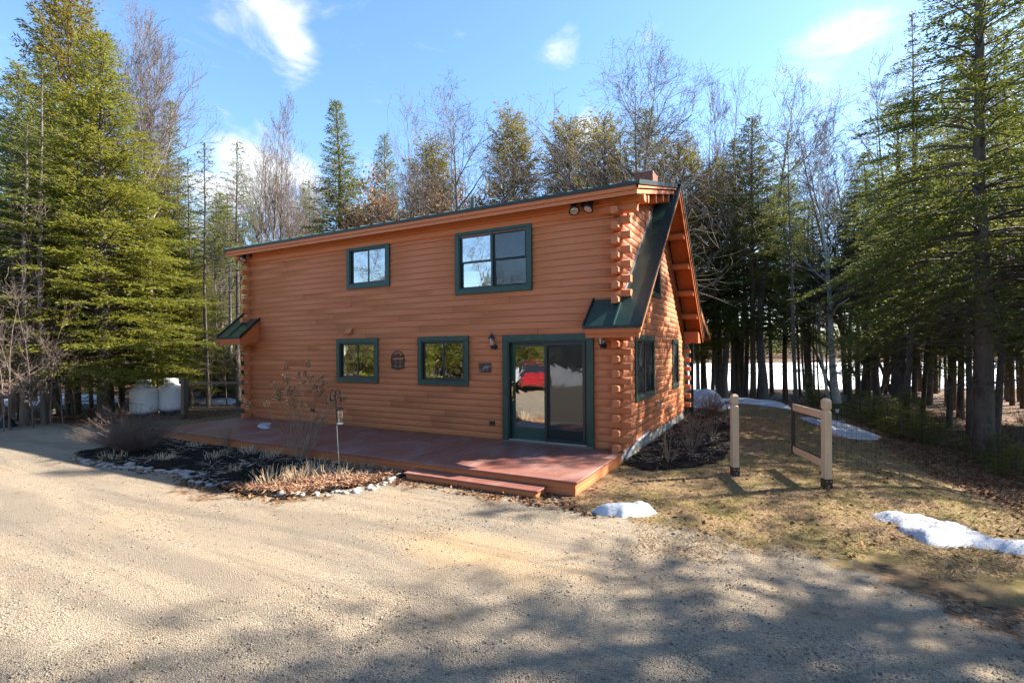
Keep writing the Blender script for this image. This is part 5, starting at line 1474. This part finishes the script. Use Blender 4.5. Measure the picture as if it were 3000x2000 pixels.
# trunks between the lawn and the lake
k6 = lambda x, y: (2050+x/2.4126, 1050+y/2.4126)
shore = [(38,245,32),(120,240,22),(165,245,34),(222,236,12),(247,236,12),(290,260,38),(322,275,34),(370,238,12),(412,275,18),(510,250,28),(612,262,9),(680,330,20),(708,262,18),(737,240,12),(770,268,32),(806,236,12),(840,250,10),(893,240,12),(925,236,9),(1020,255,14),(1062,300,28),(1120,255,34),(1160,275,50),(1195,360,26),(1258,320,46),(1312,255,20),(1356,260,22),(1398,435,76),(1455,468,36),(1512,250,24),(1573,420,28),(1618,320,44),(1690,250,16),(1742,330,18),(1764,492,34),(1842,412,40),(1908,535,36),(1935,430,20),(2088,610,44),(2125,300,18),(2175,300,18),(2210,330,30),(2260,300,24),(2285,360,30)]
for i, (cx_, cy_, w) in enumerate(shore):
    u, v = k6(cx_, cy_)
    x, y = gpt(u, v)[:2]; X_, Z = camframe(x, y)
    if Z > 35.5: 
        x, y = atd(u, 35.2); Z = 35.2
    kind = ('thin', 'hemlock')[1 if w > 40 and Z > 26 else 0]; r = {'thin': (.085, .12)[i % 2], 'hemlock': (.16, .15)[1]}[kind]
    wh = 1 if kind == 'hemlock' else i
    lab_ = (('stout dark conifer trunk on the bank before the snowy lake', 'shore_conifer', 'stout conifer trunks on the lake bank') if w > 40 else ('thin pole-like conifer trunk on the bank before the snowy lake', 'shore_conifer', 'thin conifer trunks on the lake bank') if w < 19 else ('middling dark conifer trunk on the bank before the snowy lake', 'shore_conifer', 'middling conifer trunks on the lake bank')) if Z > 30 else ('conifer trunk rising from brown leaves between the seedlings and the lake bank', 'woods_conifer', 'conifer trunks in the leaves behind the seedlings')
    t = tree(kind, wh, x, y, tr_.uniform(10.5, 14.5) if Z > 24 else tr_.uniform(9.5, 12.5), *lab_)
    sx = (w/2.4126*Z/FPX/2)/r; sx = min(1.7, max(.6, sx)); t.scale = (sx, sx, t.scale[2])
    t.rotation_euler = (tr_.gauss(0, .018), tr_.gauss(0, .018), tr_.uniform(0, 6.28))
# low evergreen brush at the wood edge
for i, (u, v, h) in enumerate([(2560,1245,.9),(2600,1262,1.0),(2640,1280,.9),(2665,1250,1.2),(2700,1290,.8),(2520,1225,1.0),(2755,1310,.7),(2400,1190,.8),(2860,1330,.6),(2980,1400,.7),(2930,1370,.8),(2380,1185,.7)]):
    x, y = gpt(u, v)[:2]
    tree('young', 0, x, y, h, 'low evergreen seedling brush at the right wood edge', 'fir_seedling', 'evergreen seedlings at the right wood edge', h*.75, 'shrub')
# trees beside and behind the viewer: they cast the dappled shade and show in the window panes
for i, (x, y, h, k) in enumerate([(11.6,2.0,14.5,'thin'),(12.3,1.5,15,'thin'),(12.9,.5,16,'thin'),(13.5,-.6,15,'thin'),(14.4,-1.3,15.5,'thin'),(15.2,-2.4,15,'thin'),(15.8,2.0,16.5,'thin'),(17,0,16,'thin'),(16.6,3.6,17,'thin'),(13.0,3.6,17,'thin'),(10.5,5.9,12,'thin'),(9.7,7.2,12,'thin'),(12.0,-3.4,11.5,'maple'),(12,10.5,10.5,'hemlock'),(13.5,13.5,11,'hemlock'),(15.5,16,12,'hemlock'),(12.5,18,12,'hemlock'),(17,11.5,11,'hemlock'),(16.5,-4.5,13,'hemlock'),(15.5,9.5,12,'thin'),(18,3,13,'maple'),(17.5,-8.5,12,'fir'),(12.2,-6.2,9,'maple'),
        (18,14,14,'hemlock'),(20,18,15,'hemlock'),(16,19,14,'thin'),(23,12,15,'hemlock'),(14,24,14,'hemlock'),(26,18,15,'hemlock'),(22,25,15,'hemlock'),(17,28,14,'thin'),(29,26,15,'hemlock')]):
    tree(k, i, x, y, h, 'tree in the woods beyond the wire fence beside the driveway', 'shade_tree', 'trees of the woods beside the driveway', 1.25 if k == 'spire' else None)
for i, (x, y, h, k) in enumerate([(-14,-25,8,'fir'),(-11,-24,8,'fir'),(-8.5,-26,8,'fir'),(-5.5,-24.5,8,'fir'),(-2.5,-26,8,'cedar'),(.5,-24.5,8,'fir'),(3.5,-26,8,'cedar'),(-17.5,-24,8,'fir'),(-21,-23,11,'maple'),(-24,-24,8,'fir'),(-28,-22,12,'maple'),(-31,-19,8,'fir'),(-35,-21,8,'fir'),(-19,-27,13,'maple'),(7,-25,8,'fir'),(11,-24,8,'fir'),(-39,-17,8,'fir'),(-26,-27,8,'cedar'),(-13,-28,14,'maple'),(-4,-29,8,'fir'),(15,-21,8,'fir'),(19,-17,8,'fir'),(-16,-22.5,8,'fir'),(-9.8,-22.5,8,'fir'),(-3.5,-22.8,8,'fir'),(2,-22.6,8,'fir'),(-6.8,-22,7,'fir'),(-13,-22,7,'fir'),(-20,-21,8,'fir'),(-24,-20,8,'fir'),(-29,-18,8,'fir'),(-33,-16,8,'fir'),(-12,-30,8,'fir'),(-7,-31,8,'fir'),(-1,-31,8,'fir'),(-18,-31,8,'fir'),(4,-30,8,'fir'),(-25,-30,8,'fir')]):
    tree(k, i, x, y, h, 'tree across the driveway facing the house front', 'roadside_tree', 'trees across the driveway facing the house')
for i, (x, y, h, k) in enumerate([(-15.5,-11.5,5,'young'),(-17,-10.2,5,'fir'),(-18.5,-12.5,5.5,'fir'),(-20.5,-10.5,5.5,'fir'),(-22.5,-9.5,5,'fir'),(-16,-13.8,5,'fir'),(-18,-15.2,5.5,'fir'),(-14.2,-15.6,5,'fir'),(-21,-14,6,'fir'),(-24,-12,6,'fir'),(-15.2,-12.6,4,'sapling'),(-16.4,-9.4,4.5,'sapling'),(-18.6,-8.8,5,'sapling'),(-20,-8.2,5,'sapling'),(-13.2,-17.8,5.5,'fir'),(-16,-18.5,6,'cedar')]):
    tree(k, i, x, y, h, 'tree of the woods across the driveway reflected in the lower windows', 'roadside_tree', 'woods across the driveway')
# far woods: across the lake and deep behind the left trees, one mass
def far_woods(name, label, pts, seed):
    rg = np.random.default_rng(seed); LP, LD, LW, LL, LWD = [], [], [], [], []
    for x, y, z, h, r in pts:
        n = 130; t = rg.random(n)**.8; a = rg.random(n)*6.283; rr = r*(1-t)*rg.uniform(.4, 1, n)
        LP.append(np.stack([x+rr*np.cos(a), y+rr*np.sin(a), z+h*(.06+.94*t)], -1))
        dv = np.stack([np.cos(a), np.sin(a), rg.normal(-.2, .35, n)], -1); dv /= np.linalg.norm(dv, axis=1)[:, None]
        w = np.cross(dv, np.array([0, 0, 1.0])+rg.normal(0, .5, (n, 3))); w /= np.linalg.norm(w, axis=1)[:, None]
        LD.append(dv); LW.append(w); LL.append(h*.11*rg.uniform(.7, 1.4, n)); LWD.append(h*.030*rg.uniform(.7, 1.4, n))
    V = leaflets(np.concatenate(LP), np.concatenate(LD), np.concatenate(LW), np.concatenate(LL), np.concatenate(LWD)); n = len(V)//4
    o = link(name, npmesh(name, V, np.arange(n*4).reshape(-1, 4), M['hemlock'], False, {'rnd': np.repeat(rg.random(n), 4)}))
    return tag(o, label, 'woods', kind='stuff')
fr = np.random.default_rng(77)
def fw(X, Z): return CAM[0]+X*RGT[0]-Z*math.sin(YAW), CAM[1]+X*RGT[1]+Z*math.cos(YAW)
pts = []
for k in range(620):
    Z = fr.uniform(222, 290); X = fr.uniform(-190, 420); x, y = fw(X, Z); pts.append((x, y, float(gh(x, y)), fr.uniform(9, 15), fr.uniform(2.5, 4)))
far_woods('far_shore_woods', 'dark woods on the far shore of the frozen lake', pts, 1)
pts = []
for k in range(420):
    Z = fr.uniform(60, 110); X = fr.uniform(-140, -28)*1.0; x, y = fw(X, Z); pts.append((x, y, float(gh(x, y)), fr.uniform(8, 15), fr.uniform(1.8, 2.8)))
far_woods('far_woods', 'distant woods behind the left trees', pts, 2)
# ------------------------------------------------------------------ shrubs, cut perennials
M['shrubstem'] = straw('shrub_stems', (.15, .105, .07), (.36, .27, .185))
def stems_mesh(name, specs, mat, seed):
    rg = np.random.default_rng(seed); V, F = tubes_np(specs); n = len(V)
    k = len(specs)
    return npmesh(name, V, F, M[mat], False, {'rnd': np.full(n, .5)+rg.uniform(-.5, .5, n)*.0+np.repeat(rg.random(n//2+1), 2)[:n]-.5+.0})
def shrub(x, y, h, w, n, sub, label, seed, mat='bark_twig', name='bare_shrub', r=.006, heads=None, up=.0, group=None):
    rg = np.random.default_rng(seed)
    t = empty(name, (x, y, float(gh(x, y))+.01), 0, label, 'shrub', group)
    segs = []; tips = []
    for i in range(n):
        a = rg.random()*6.283; q = rg.random()**.6
        out = np.array([math.cos(a), math.sin(a), 0])*w*q; hh = h*(1-.45*q**2)*rg.uniform(.65, 1.1)
        p0 = out*.12*rg.random(); p0[2] = -.02
        p1 = out*.45+np.array([0, 0, hh*.5])+rg.normal(0, .03, 3); p2 = out+np.array([0, 0, hh])+rg.normal(0, .05, 3)
        rr = r*rg.uniform(.7, 1.4)
        jit = .035*h
        ma = (p0+p1)/2+rg.normal(0, jit*.6, 3); mb_ = (p1+p2)/2+rg.normal(0, jit, 3)
        segs += [(p0, ma, rr, rr*.88, 4), (ma, p1, rr*.88, rr*.75, 4), (p1, mb_, rr*.75, rr*.55, 3), (mb_, p2, rr*.55, rr*.3, 3)]
        tips.append((p2, p2-p1))
        for j in range(sub):
            f = rg.uniform(.25, .95); b = p0+(p1-p0)*f*2 if f < .5 else p1+(p2-p1)*(f-.5)*2
            d = out*rg.uniform(.1, .5)+np.array([0, 0, hh*.35])*rg.uniform(.4, 1.1)+rg.normal(0, .10*h, 3)
            d *= (1.15-f)*.9; e = b+d; mm = (b+e)/2+rg.normal(0, .03*h, 3); segs += [(b, mm, rr*.48, rr*.3, 3), (mm, e, rr*.3, rr*.16, 3)]; tips.append((e, d))
            if rg.random() < .7:
                e2 = b+d*.5+rg.normal(0, .08*h, 3)+np.array([0, 0, .08*h]); segs.append((b+d*.4, e2, rr*.25, rr*.12, 3))
    V, F = tubes_np(segs)
    link('twig', npmesh('twig', V, F, M[mat], False, {'rnd': np.repeat(rg.random(len(V)//2+1), 2)[:len(V)]}), t)
    if heads:
        tips.sort(key=lambda q: -q[0][2])
        for k, (p, d) in enumerate(tips[:heads]):
            if rg.random() < .2: continue
            n2 = 84; LPp = []; d = d/np.linalg.norm(d)
            s = rg.random(n2); rr = .048*(1-s)*(.5+rg.random(n2))+.002; aa = rg.random(n2)*6.283
            s[0] = .02; rr[0] = .001; pp = p[None]+d[None]*(s*.14-.03)[:, None]+np.stack([rr*np.cos(aa), rr*np.sin(aa), rg.normal(0, .008, n2)], -1)
            dv = rg.normal(size=(n2, 3)); dv /= np.linalg.norm(dv, axis=1)[:, None]; wv = np.cross(dv, rg.normal(size=(n2, 3))); wv /= np.linalg.norm(wv, axis=1)[:, None]
            V = leaflets(pp, dv, wv, rg.uniform(.03, .05, n2), rg.uniform(.012, .021, n2))
            link('flower_head', npmesh('flower_head', V, np.arange(n2*4).reshape(-1, 4), M['flower'], False, {'rnd': np.repeat(rg.random(n2), 4)}), t)
    return t
x, y = gpt(395, 1325)[:2]
shrub(x, y, .95, 1.15, 230, 10, 'dense grey brown bare shrub at the end of the mulch bed', 1, 'bark_twig', r=.0045)
x, y = gpt(880, 1352)[:2]
shrub(x, y, 1.72, 1.0, 20, 5, 'bare hydrangea with dry brown flower heads in the mulch bed', 2, 'shrubstem', r=.0075, heads=46)
x, y = gpt(668, 1312)[:2]
shrub(x, y, .68, .38, 22, 2, 'small upright bare shrub between the big shrub and the hydrangea', 3, 'shrubstem', r=.005)
for i, (xx, yy, h, w, n) in enumerate([(.75, .35, .75, .40, 12), (1.0, 1.5, .9, .5, 14), (.8, 2.7, .85, .45, 13), (1.15, 3.6, .7, .45, 12), (.7, 4.6, .8, .5, 14)]):
    shrub(xx, yy, h, w, n, 3, 'thin bare twiggy shrub in the mulch beside the foundation', 20+i, 'shrubstem', r=.005, group='bare shrubs beside the foundation')
shrub(.75, 7.0, .95, .75, 120, 8, 'dense red brown bare shrub near the rear corner of the house', 31, 'redtwig' if 'redtwig' in M else 'bark_twig', r=.004)
for i, (u, v, h) in enumerate([(2620,1235,.8),(2660,1225,.9),(2570,1215,.8)]):
    xx, yy = gpt(u, v)[:2]
    shrub(xx, yy, h, .6, 50, 5, 'tan dry brush at the right wood edge', 40+i, 'stem', r=.004, group='dry brush at the right wood edge')
fb = random.Random(8)
for i, (u, v) in enumerate([(2500,1180),(2560,1200),(2615,1190),(2700,1215),(2760,1235),(2820,1225),(2900,1265),(2960,1300),(2790,1195),(2680,1180),(2990,1240),(2850,1190),(2440,1172),(2330,1168),(2250,1165)]):
    xx, yy = gpt(u, v)[:2]
    shrub(xx, yy, fb.uniform(.5, 1.0), fb.uniform(.5, .9), 34, 4, 'bare grey brush on the floor of the right woods', 140+i, 'bark_twig', r=.005, group='bare brush on the floor of the right woods')
for i, (u, v, l, a) in enumerate([(2745,1262,2.6,.4),(2960,1345,2.2,2.6),(2620,1215,1.8,1.1),(2880,1300,1.6,.1)]):
    xx, yy = gpt(u, v)[:2]
    br = MB(); pts = [(xx+l*t*math.cos(a), yy+l*t*math.sin(a), float(gh(xx+l*t*math.cos(a), yy+l*t*math.sin(a)))+.04+.05*math.sin(5*t+i)) for t in np.linspace(0, 1, 7)]
    br.tube(pts, list(np.linspace(.028, .008, 7)), 6)
    tag(br.obj('fallen_branch', M['bark_grey'], smooth=True), ['fallen bare branch lying beside the evergreen seedlings', 'fallen branch in front of the stout fir trunk', 'short fallen branch near the snow strip', 'fallen branch among the leaves beside the stout fir'][i], 'branch')
def clump(x, y, n, h, w, seed, label, group='cut back perennial clumps', lean=0):
    rg = np.random.default_rng(seed)
    t = empty('perennial_clump', (x, y, float(gh(x, y))+.02), 0, label, 'plant', group)
    segs = []
    for i in range(n):
        a = rg.random()*6.283; q = rg.random()**.5*w; p = np.array([q*math.cos(a), q*math.sin(a), -.02]); l = h*rg.uniform(.5, 1.15)
        d = np.array([math.cos(a)*.55*q/w+rg.normal()*.12+lean, math.sin(a)*.55*q/w+rg.normal()*.12, 1]); e = p+d/np.linalg.norm(d)*l
        mm = (p+e)/2+rg.normal(0, .018, 3); segs += [(p, mm, .0055, .005, 4), (mm, e+rg.normal(0, .02, 3), .005, .0035, 4)]
    V, F = tubes_np(segs)
    link('stem', npmesh('stem', V, F, M['stem'], False, {'rnd': np.repeat(rg.random(len(segs)//2+1), 16)[:len(V)]}), t)
for i, (u, v, n, h, w, lab) in enumerate([(800,1422,90,.30,.22,0),(870,1416,90,.30,.20,0),(925,1400,90,.30,.20,0),(970,1408,80,.22,.25,0),(1035,1410,60,.16,.25,0),(735,1330,46,.20,.14,1),(790,1345,34,.20,.13,1),(625,1345,30,.15,.15,1),(480,1350,40,.14,.2,1),(690,1385,22,.16,.1,1),(1010,1372,18,.16,.1,1),(1085,1375,18,.16,.1,1),(580,1310,30,.14,.15,1),(330,1345,30,.16,.2,1)]):
    x, y = gpt(u, v)[:2]
    clump(x, y, n, h, w, 50+i, 'pale cut back perennial stubble in the sun by the front stones' if not lab else 'small tuft of cut dry stems in the shaded black mulch', 'sunlit perennial stubble' if not lab else 'cut dry tufts in the mulch')
# ------------------------------------------------------------------ scattered cover (uncountable)
def scatter_quads(name, label, cat, P, ln, wd, mat, seed, up=.25, curl=.5):
    rg = np.random.default_rng(seed); n = len(P)
    a = rg.random(n)*6.283
    dv = np.stack([np.cos(a), np.sin(a), rg.normal(0, up, n)], -1); dv /= np.linalg.norm(dv, axis=1)[:, None]
    wv = np.cross(dv, np.stack([rg.normal(0, curl, n), rg.normal(0, curl, n), np.ones(n)], -1)); wv /= np.linalg.norm(wv, axis=1)[:, None]
    V = leaflets(P, dv, wv, ln, wd)
    o = link(name, npmesh(name, V, np.arange(n*4).reshape(-1, 4), M[mat], False, {'rnd': np.repeat(rg.random(n), 4)}))
    return tag(o, label, cat, kind='stuff')
sg_ = np.random.default_rng(99)
def cam_scatter(n, z0, z1, tmin=-1.15, tmax=1.15, p=1.0):
    """points over the ground ahead of the camera, thinning with distance"""
    u = sg_.random(n); Z = z0*(z1/z0)**(u**p); X = Z*sg_.uniform(tmin, tmax, n)
    x = CAM[0]+X*RGT[0]-Z*math.sin(YAW); y = CAM[1]+X*RGT[1]+Z*math.cos(YAW)
    return x, y
def zof(x, y): return gh(x, y)
# gravel chips
x, y = cam_scatter(190000, 2.5, 12)
ok = sdpoly(x, y, DRIVE)+(fbm(x, y, .8, 3)-.5)*1.4 > 0
ok &= sg_.random(len(x)) < np.clip(.12+2.2*(fbm(x, y, .9, 31)-.36), .1, 1)
x, y = x[ok], y[ok]; n = len(x)
sz = np.clip(sg_.lognormal(-5.45, .42, n), .0026, .016)*np.where(sg_.random(n) < .004, 1.9, 1.0)
O = np.array([[1, 0, 0], [-1, 0, 0], [0, 1, 0], [0, -1, 0], [0, 0, 1], [0, 0, -1]], float)
V = O[None]*sz[:, None, None]*sg_.uniform(.55, 1.3, (n, 6, 1))*np.array([1.15, .9, .6])
V += sg_.normal(0, .18, (n, 6, 3))*sz[:, None, None]
a = sg_.random(n)*6.283; c, s = np.cos(a)[:, None], np.sin(a)[:, None]
V = np.stack([V[..., 0]*c-V[..., 1]*s, V[..., 0]*s+V[..., 1]*c, V[..., 2]], -1)
V += np.stack([x, y, zof(x, y)+.009+sz*.2], -1)[:, None, :]
Fo = np.array([[0, 2, 4], [2, 1, 4], [1, 3, 4], [3, 0, 4], [2, 0, 5], [1, 2, 5], [3, 1, 5], [0, 3, 5]])
F = (np.arange(n)[:, None, None]*6+Fo[None]).reshape(-1, 3)
tag(link('gravel', npmesh('gravel', V.reshape(-1, 3), F, M['pebble'], False, {'rnd': np.repeat(sg_.beta(1.5, 1.7, n), 6)})), 'loose stone chips lying on the driveway', 'gravel', kind='stuff')
# dry grass
x, y = cam_scatter(330000, 4.5, 24, -.4, 1.1)
sdl = sdpoly(x, y, LAWN)+(fbm(x, y, .8, 3)-.5)*1.6
ok = (sdl > 0) & (sdpoly(x, y, BEDR) < -.05) & (x > .05) & (sg_.random(len(x)) < .35+.7*fbm(x, y, 1.0, 41))
x, y = x[ok], y[ok]; n = len(x)
scatter_quads('dry_grass', 'flattened straw coloured grass of the lawn', 'grass', np.stack([x, y, zof(x, y)+.006], -1), sg_.uniform(.035, .09, n), sg_.uniform(.002, .004, n), 'straw', 5, .45, .8)
# leaf litter on forest floor and along the edges
x, y = cam_scatter(110000, 5, 36, -1.2, 1.25)
inl = np.maximum(sdpoly(x, y, LAWN), sdpoly(x, y, VERGE)); ind = sdpoly(x, y, DRIVE); X_, Z_ = camframe(x, y)
inh = (x > -W-.2) & (x < .1) & (y > -2.6) & (y < 9)
ok = (~inh) & (ind < .1) & (Z_ < 37) & ((inl < 0) | (sg_.random(len(x)) < .14*fbm(x, y, 1.1, 15))) & (sdpoly(x, y, BEDF) < 0)
x, y = x[ok], y[ok]; n = len(x)
scatter_quads('leaf_litter', 'brown fallen leaves covering the forest floor', 'leaves', np.stack([x, y, zof(x, y)+.012], -1), sg_.uniform(.04, .09, n), sg_.uniform(.013, .028, n), 'leaf', 6, .4, .7)
# mulch chips and dead leaves in the beds
x = sg_.uniform(-11, 1.7, 60000); y = sg_.uniform(-4.7, 9.8, 60000)
ok = (sdpoly(x, y, BEDF) > .02) | (sdpoly(x, y, BEDR) > .02)
x, y = x[ok], y[ok]; n = len(x)
M['chip'] = straw('bark_chips', (.006, .005, .005), (.045, .034, .028))
scatter_quads('mulch_chips', 'black bark chips of the mulch beds', 'mulch', np.stack([x, y, zof(x, y)+.045], -1), sg_.uniform(.03, .08, n), sg_.uniform(.006, .014, n), 'chip', 7, .3, .5)
x = sg_.uniform(-11, 1.7, 30000); y = sg_.uniform(-4.7, 9.8, 30000)
ok = ((sdpoly(x, y, BEDF) > .02) | (sdpoly(x, y, BEDR) > .02)) & (fbm(x, y, .7, 55) > .47)
x, y = x[ok], y[ok]; n = len(x)
scatter_quads('dry_stalks', 'dry stalks and stems lying on the mulch', 'stalks', np.stack([x, y, zof(x, y)+.06], -1), sg_.uniform(.08, .32, n), sg_.uniform(.0025, .005, n), 'stem', 8, .18, .5)
# heap of reddish dead perennial leaves in the sun at the front of the bed
HP = [tuple(gpt(u, v)[:2]) for u, v in [(650,1435),(760,1445),(850,1450),(960,1440),(1080,1425),(1165,1395),(1100,1375),(1010,1385),(930,1400),(800,1418)]]
xs = [p[0] for p in HP]; ys = [p[1] for p in HP]
x = sg_.uniform(min(xs), max(xs), 30000); y = sg_.uniform(min(ys), max(ys), 30000)
ok = sdpoly(x, y, HP)+(fbm(x, y, .3, 61)-.5)*.5 > .0
x, y = x[ok], y[ok]; n = len(x)
scatter_quads('dead_leaves', 'heap of reddish dead perennial leaves at the sunny end of the bed', 'leaves', np.stack([x, y, zof(x, y)+.03+.09*sg_.random(n)*fbm(x, y, .4, 62)], -1), sg_.uniform(.03, .14, n), sg_.uniform(.003, .010, n), 'redleaf', 9, .4, .8)
# twigs and leaves strewn thinly over the gravel edge
x, y = cam_scatter(5000, 4, 12)
ok = (sdpoly(x, y, DRIVE) > -.2) & (sdpoly(x, y, DRIVE) < 1.6) & (fbm(x, y, .9, 71) > .48)
x, y = x[ok], y[ok]; n = len(x)
# a few leaves blown over the deck boards, needles and bark bits on the snow
x2 = sg_.uniform(-W, -.1, 260); y2 = sg_.uniform(-2.35, -.05, 260)
scatter_quads('deck_leaves', 'dead leaves and needles blown over the red deck', 'leaves', np.stack([x2, y2, np.full(260, .008)], -1), sg_.uniform(.015, .05, 260), sg_.uniform(.002, .010, 260), 'leaf', 14, .12, .4)
scatter_quads('strewn_leaves', 'dead leaves and needles strewn over the gravel edge', 'leaves', np.stack([x, y, zof(x, y)+.016], -1), sg_.uniform(.02, .06, n), sg_.uniform(.002, .008, n), 'leaf', 10, .15, .5)

# needles, bark bits and grit melted out on the snow
pp_ = []
for o in [q for q in bpy.data.objects if q.name.startswith('snow_patch')]:
    co = np.array([v.co[:] for v in o.data.vertices]); 
    if len(co) < 60: continue
    X_, Z_ = camframe(co[:, 0], co[:, 1]); up_ = co[:, 2]-gh(co[:, 0], co[:, 1])
    ok = (Z_ > 3) & (Z_ < 22) & (X_ > -2) & (up_ > .015)
    co = co[ok]
    if len(co) == 0: continue
    w_ = fbm(co[:, 0], co[:, 1], .35, 81) > .5
    co = co[w_]
    if len(co) == 0: continue
    k = sg_.integers(0, len(co), min(420, len(co)*2)); pp_.append(co[k]+np.stack([sg_.normal(0, .02, len(k)), sg_.normal(0, .02, len(k)), np.full(len(k), .004)], -1))
pp_ = np.concatenate(pp_); n = len(pp_)
scatter_quads('snow_grit', 'needles and bark bits melted out on the snow patches', 'debris', pp_, sg_.uniform(.012, .04, n), sg_.uniform(.002, .006, n), 'leaf', 15, .1, .4)
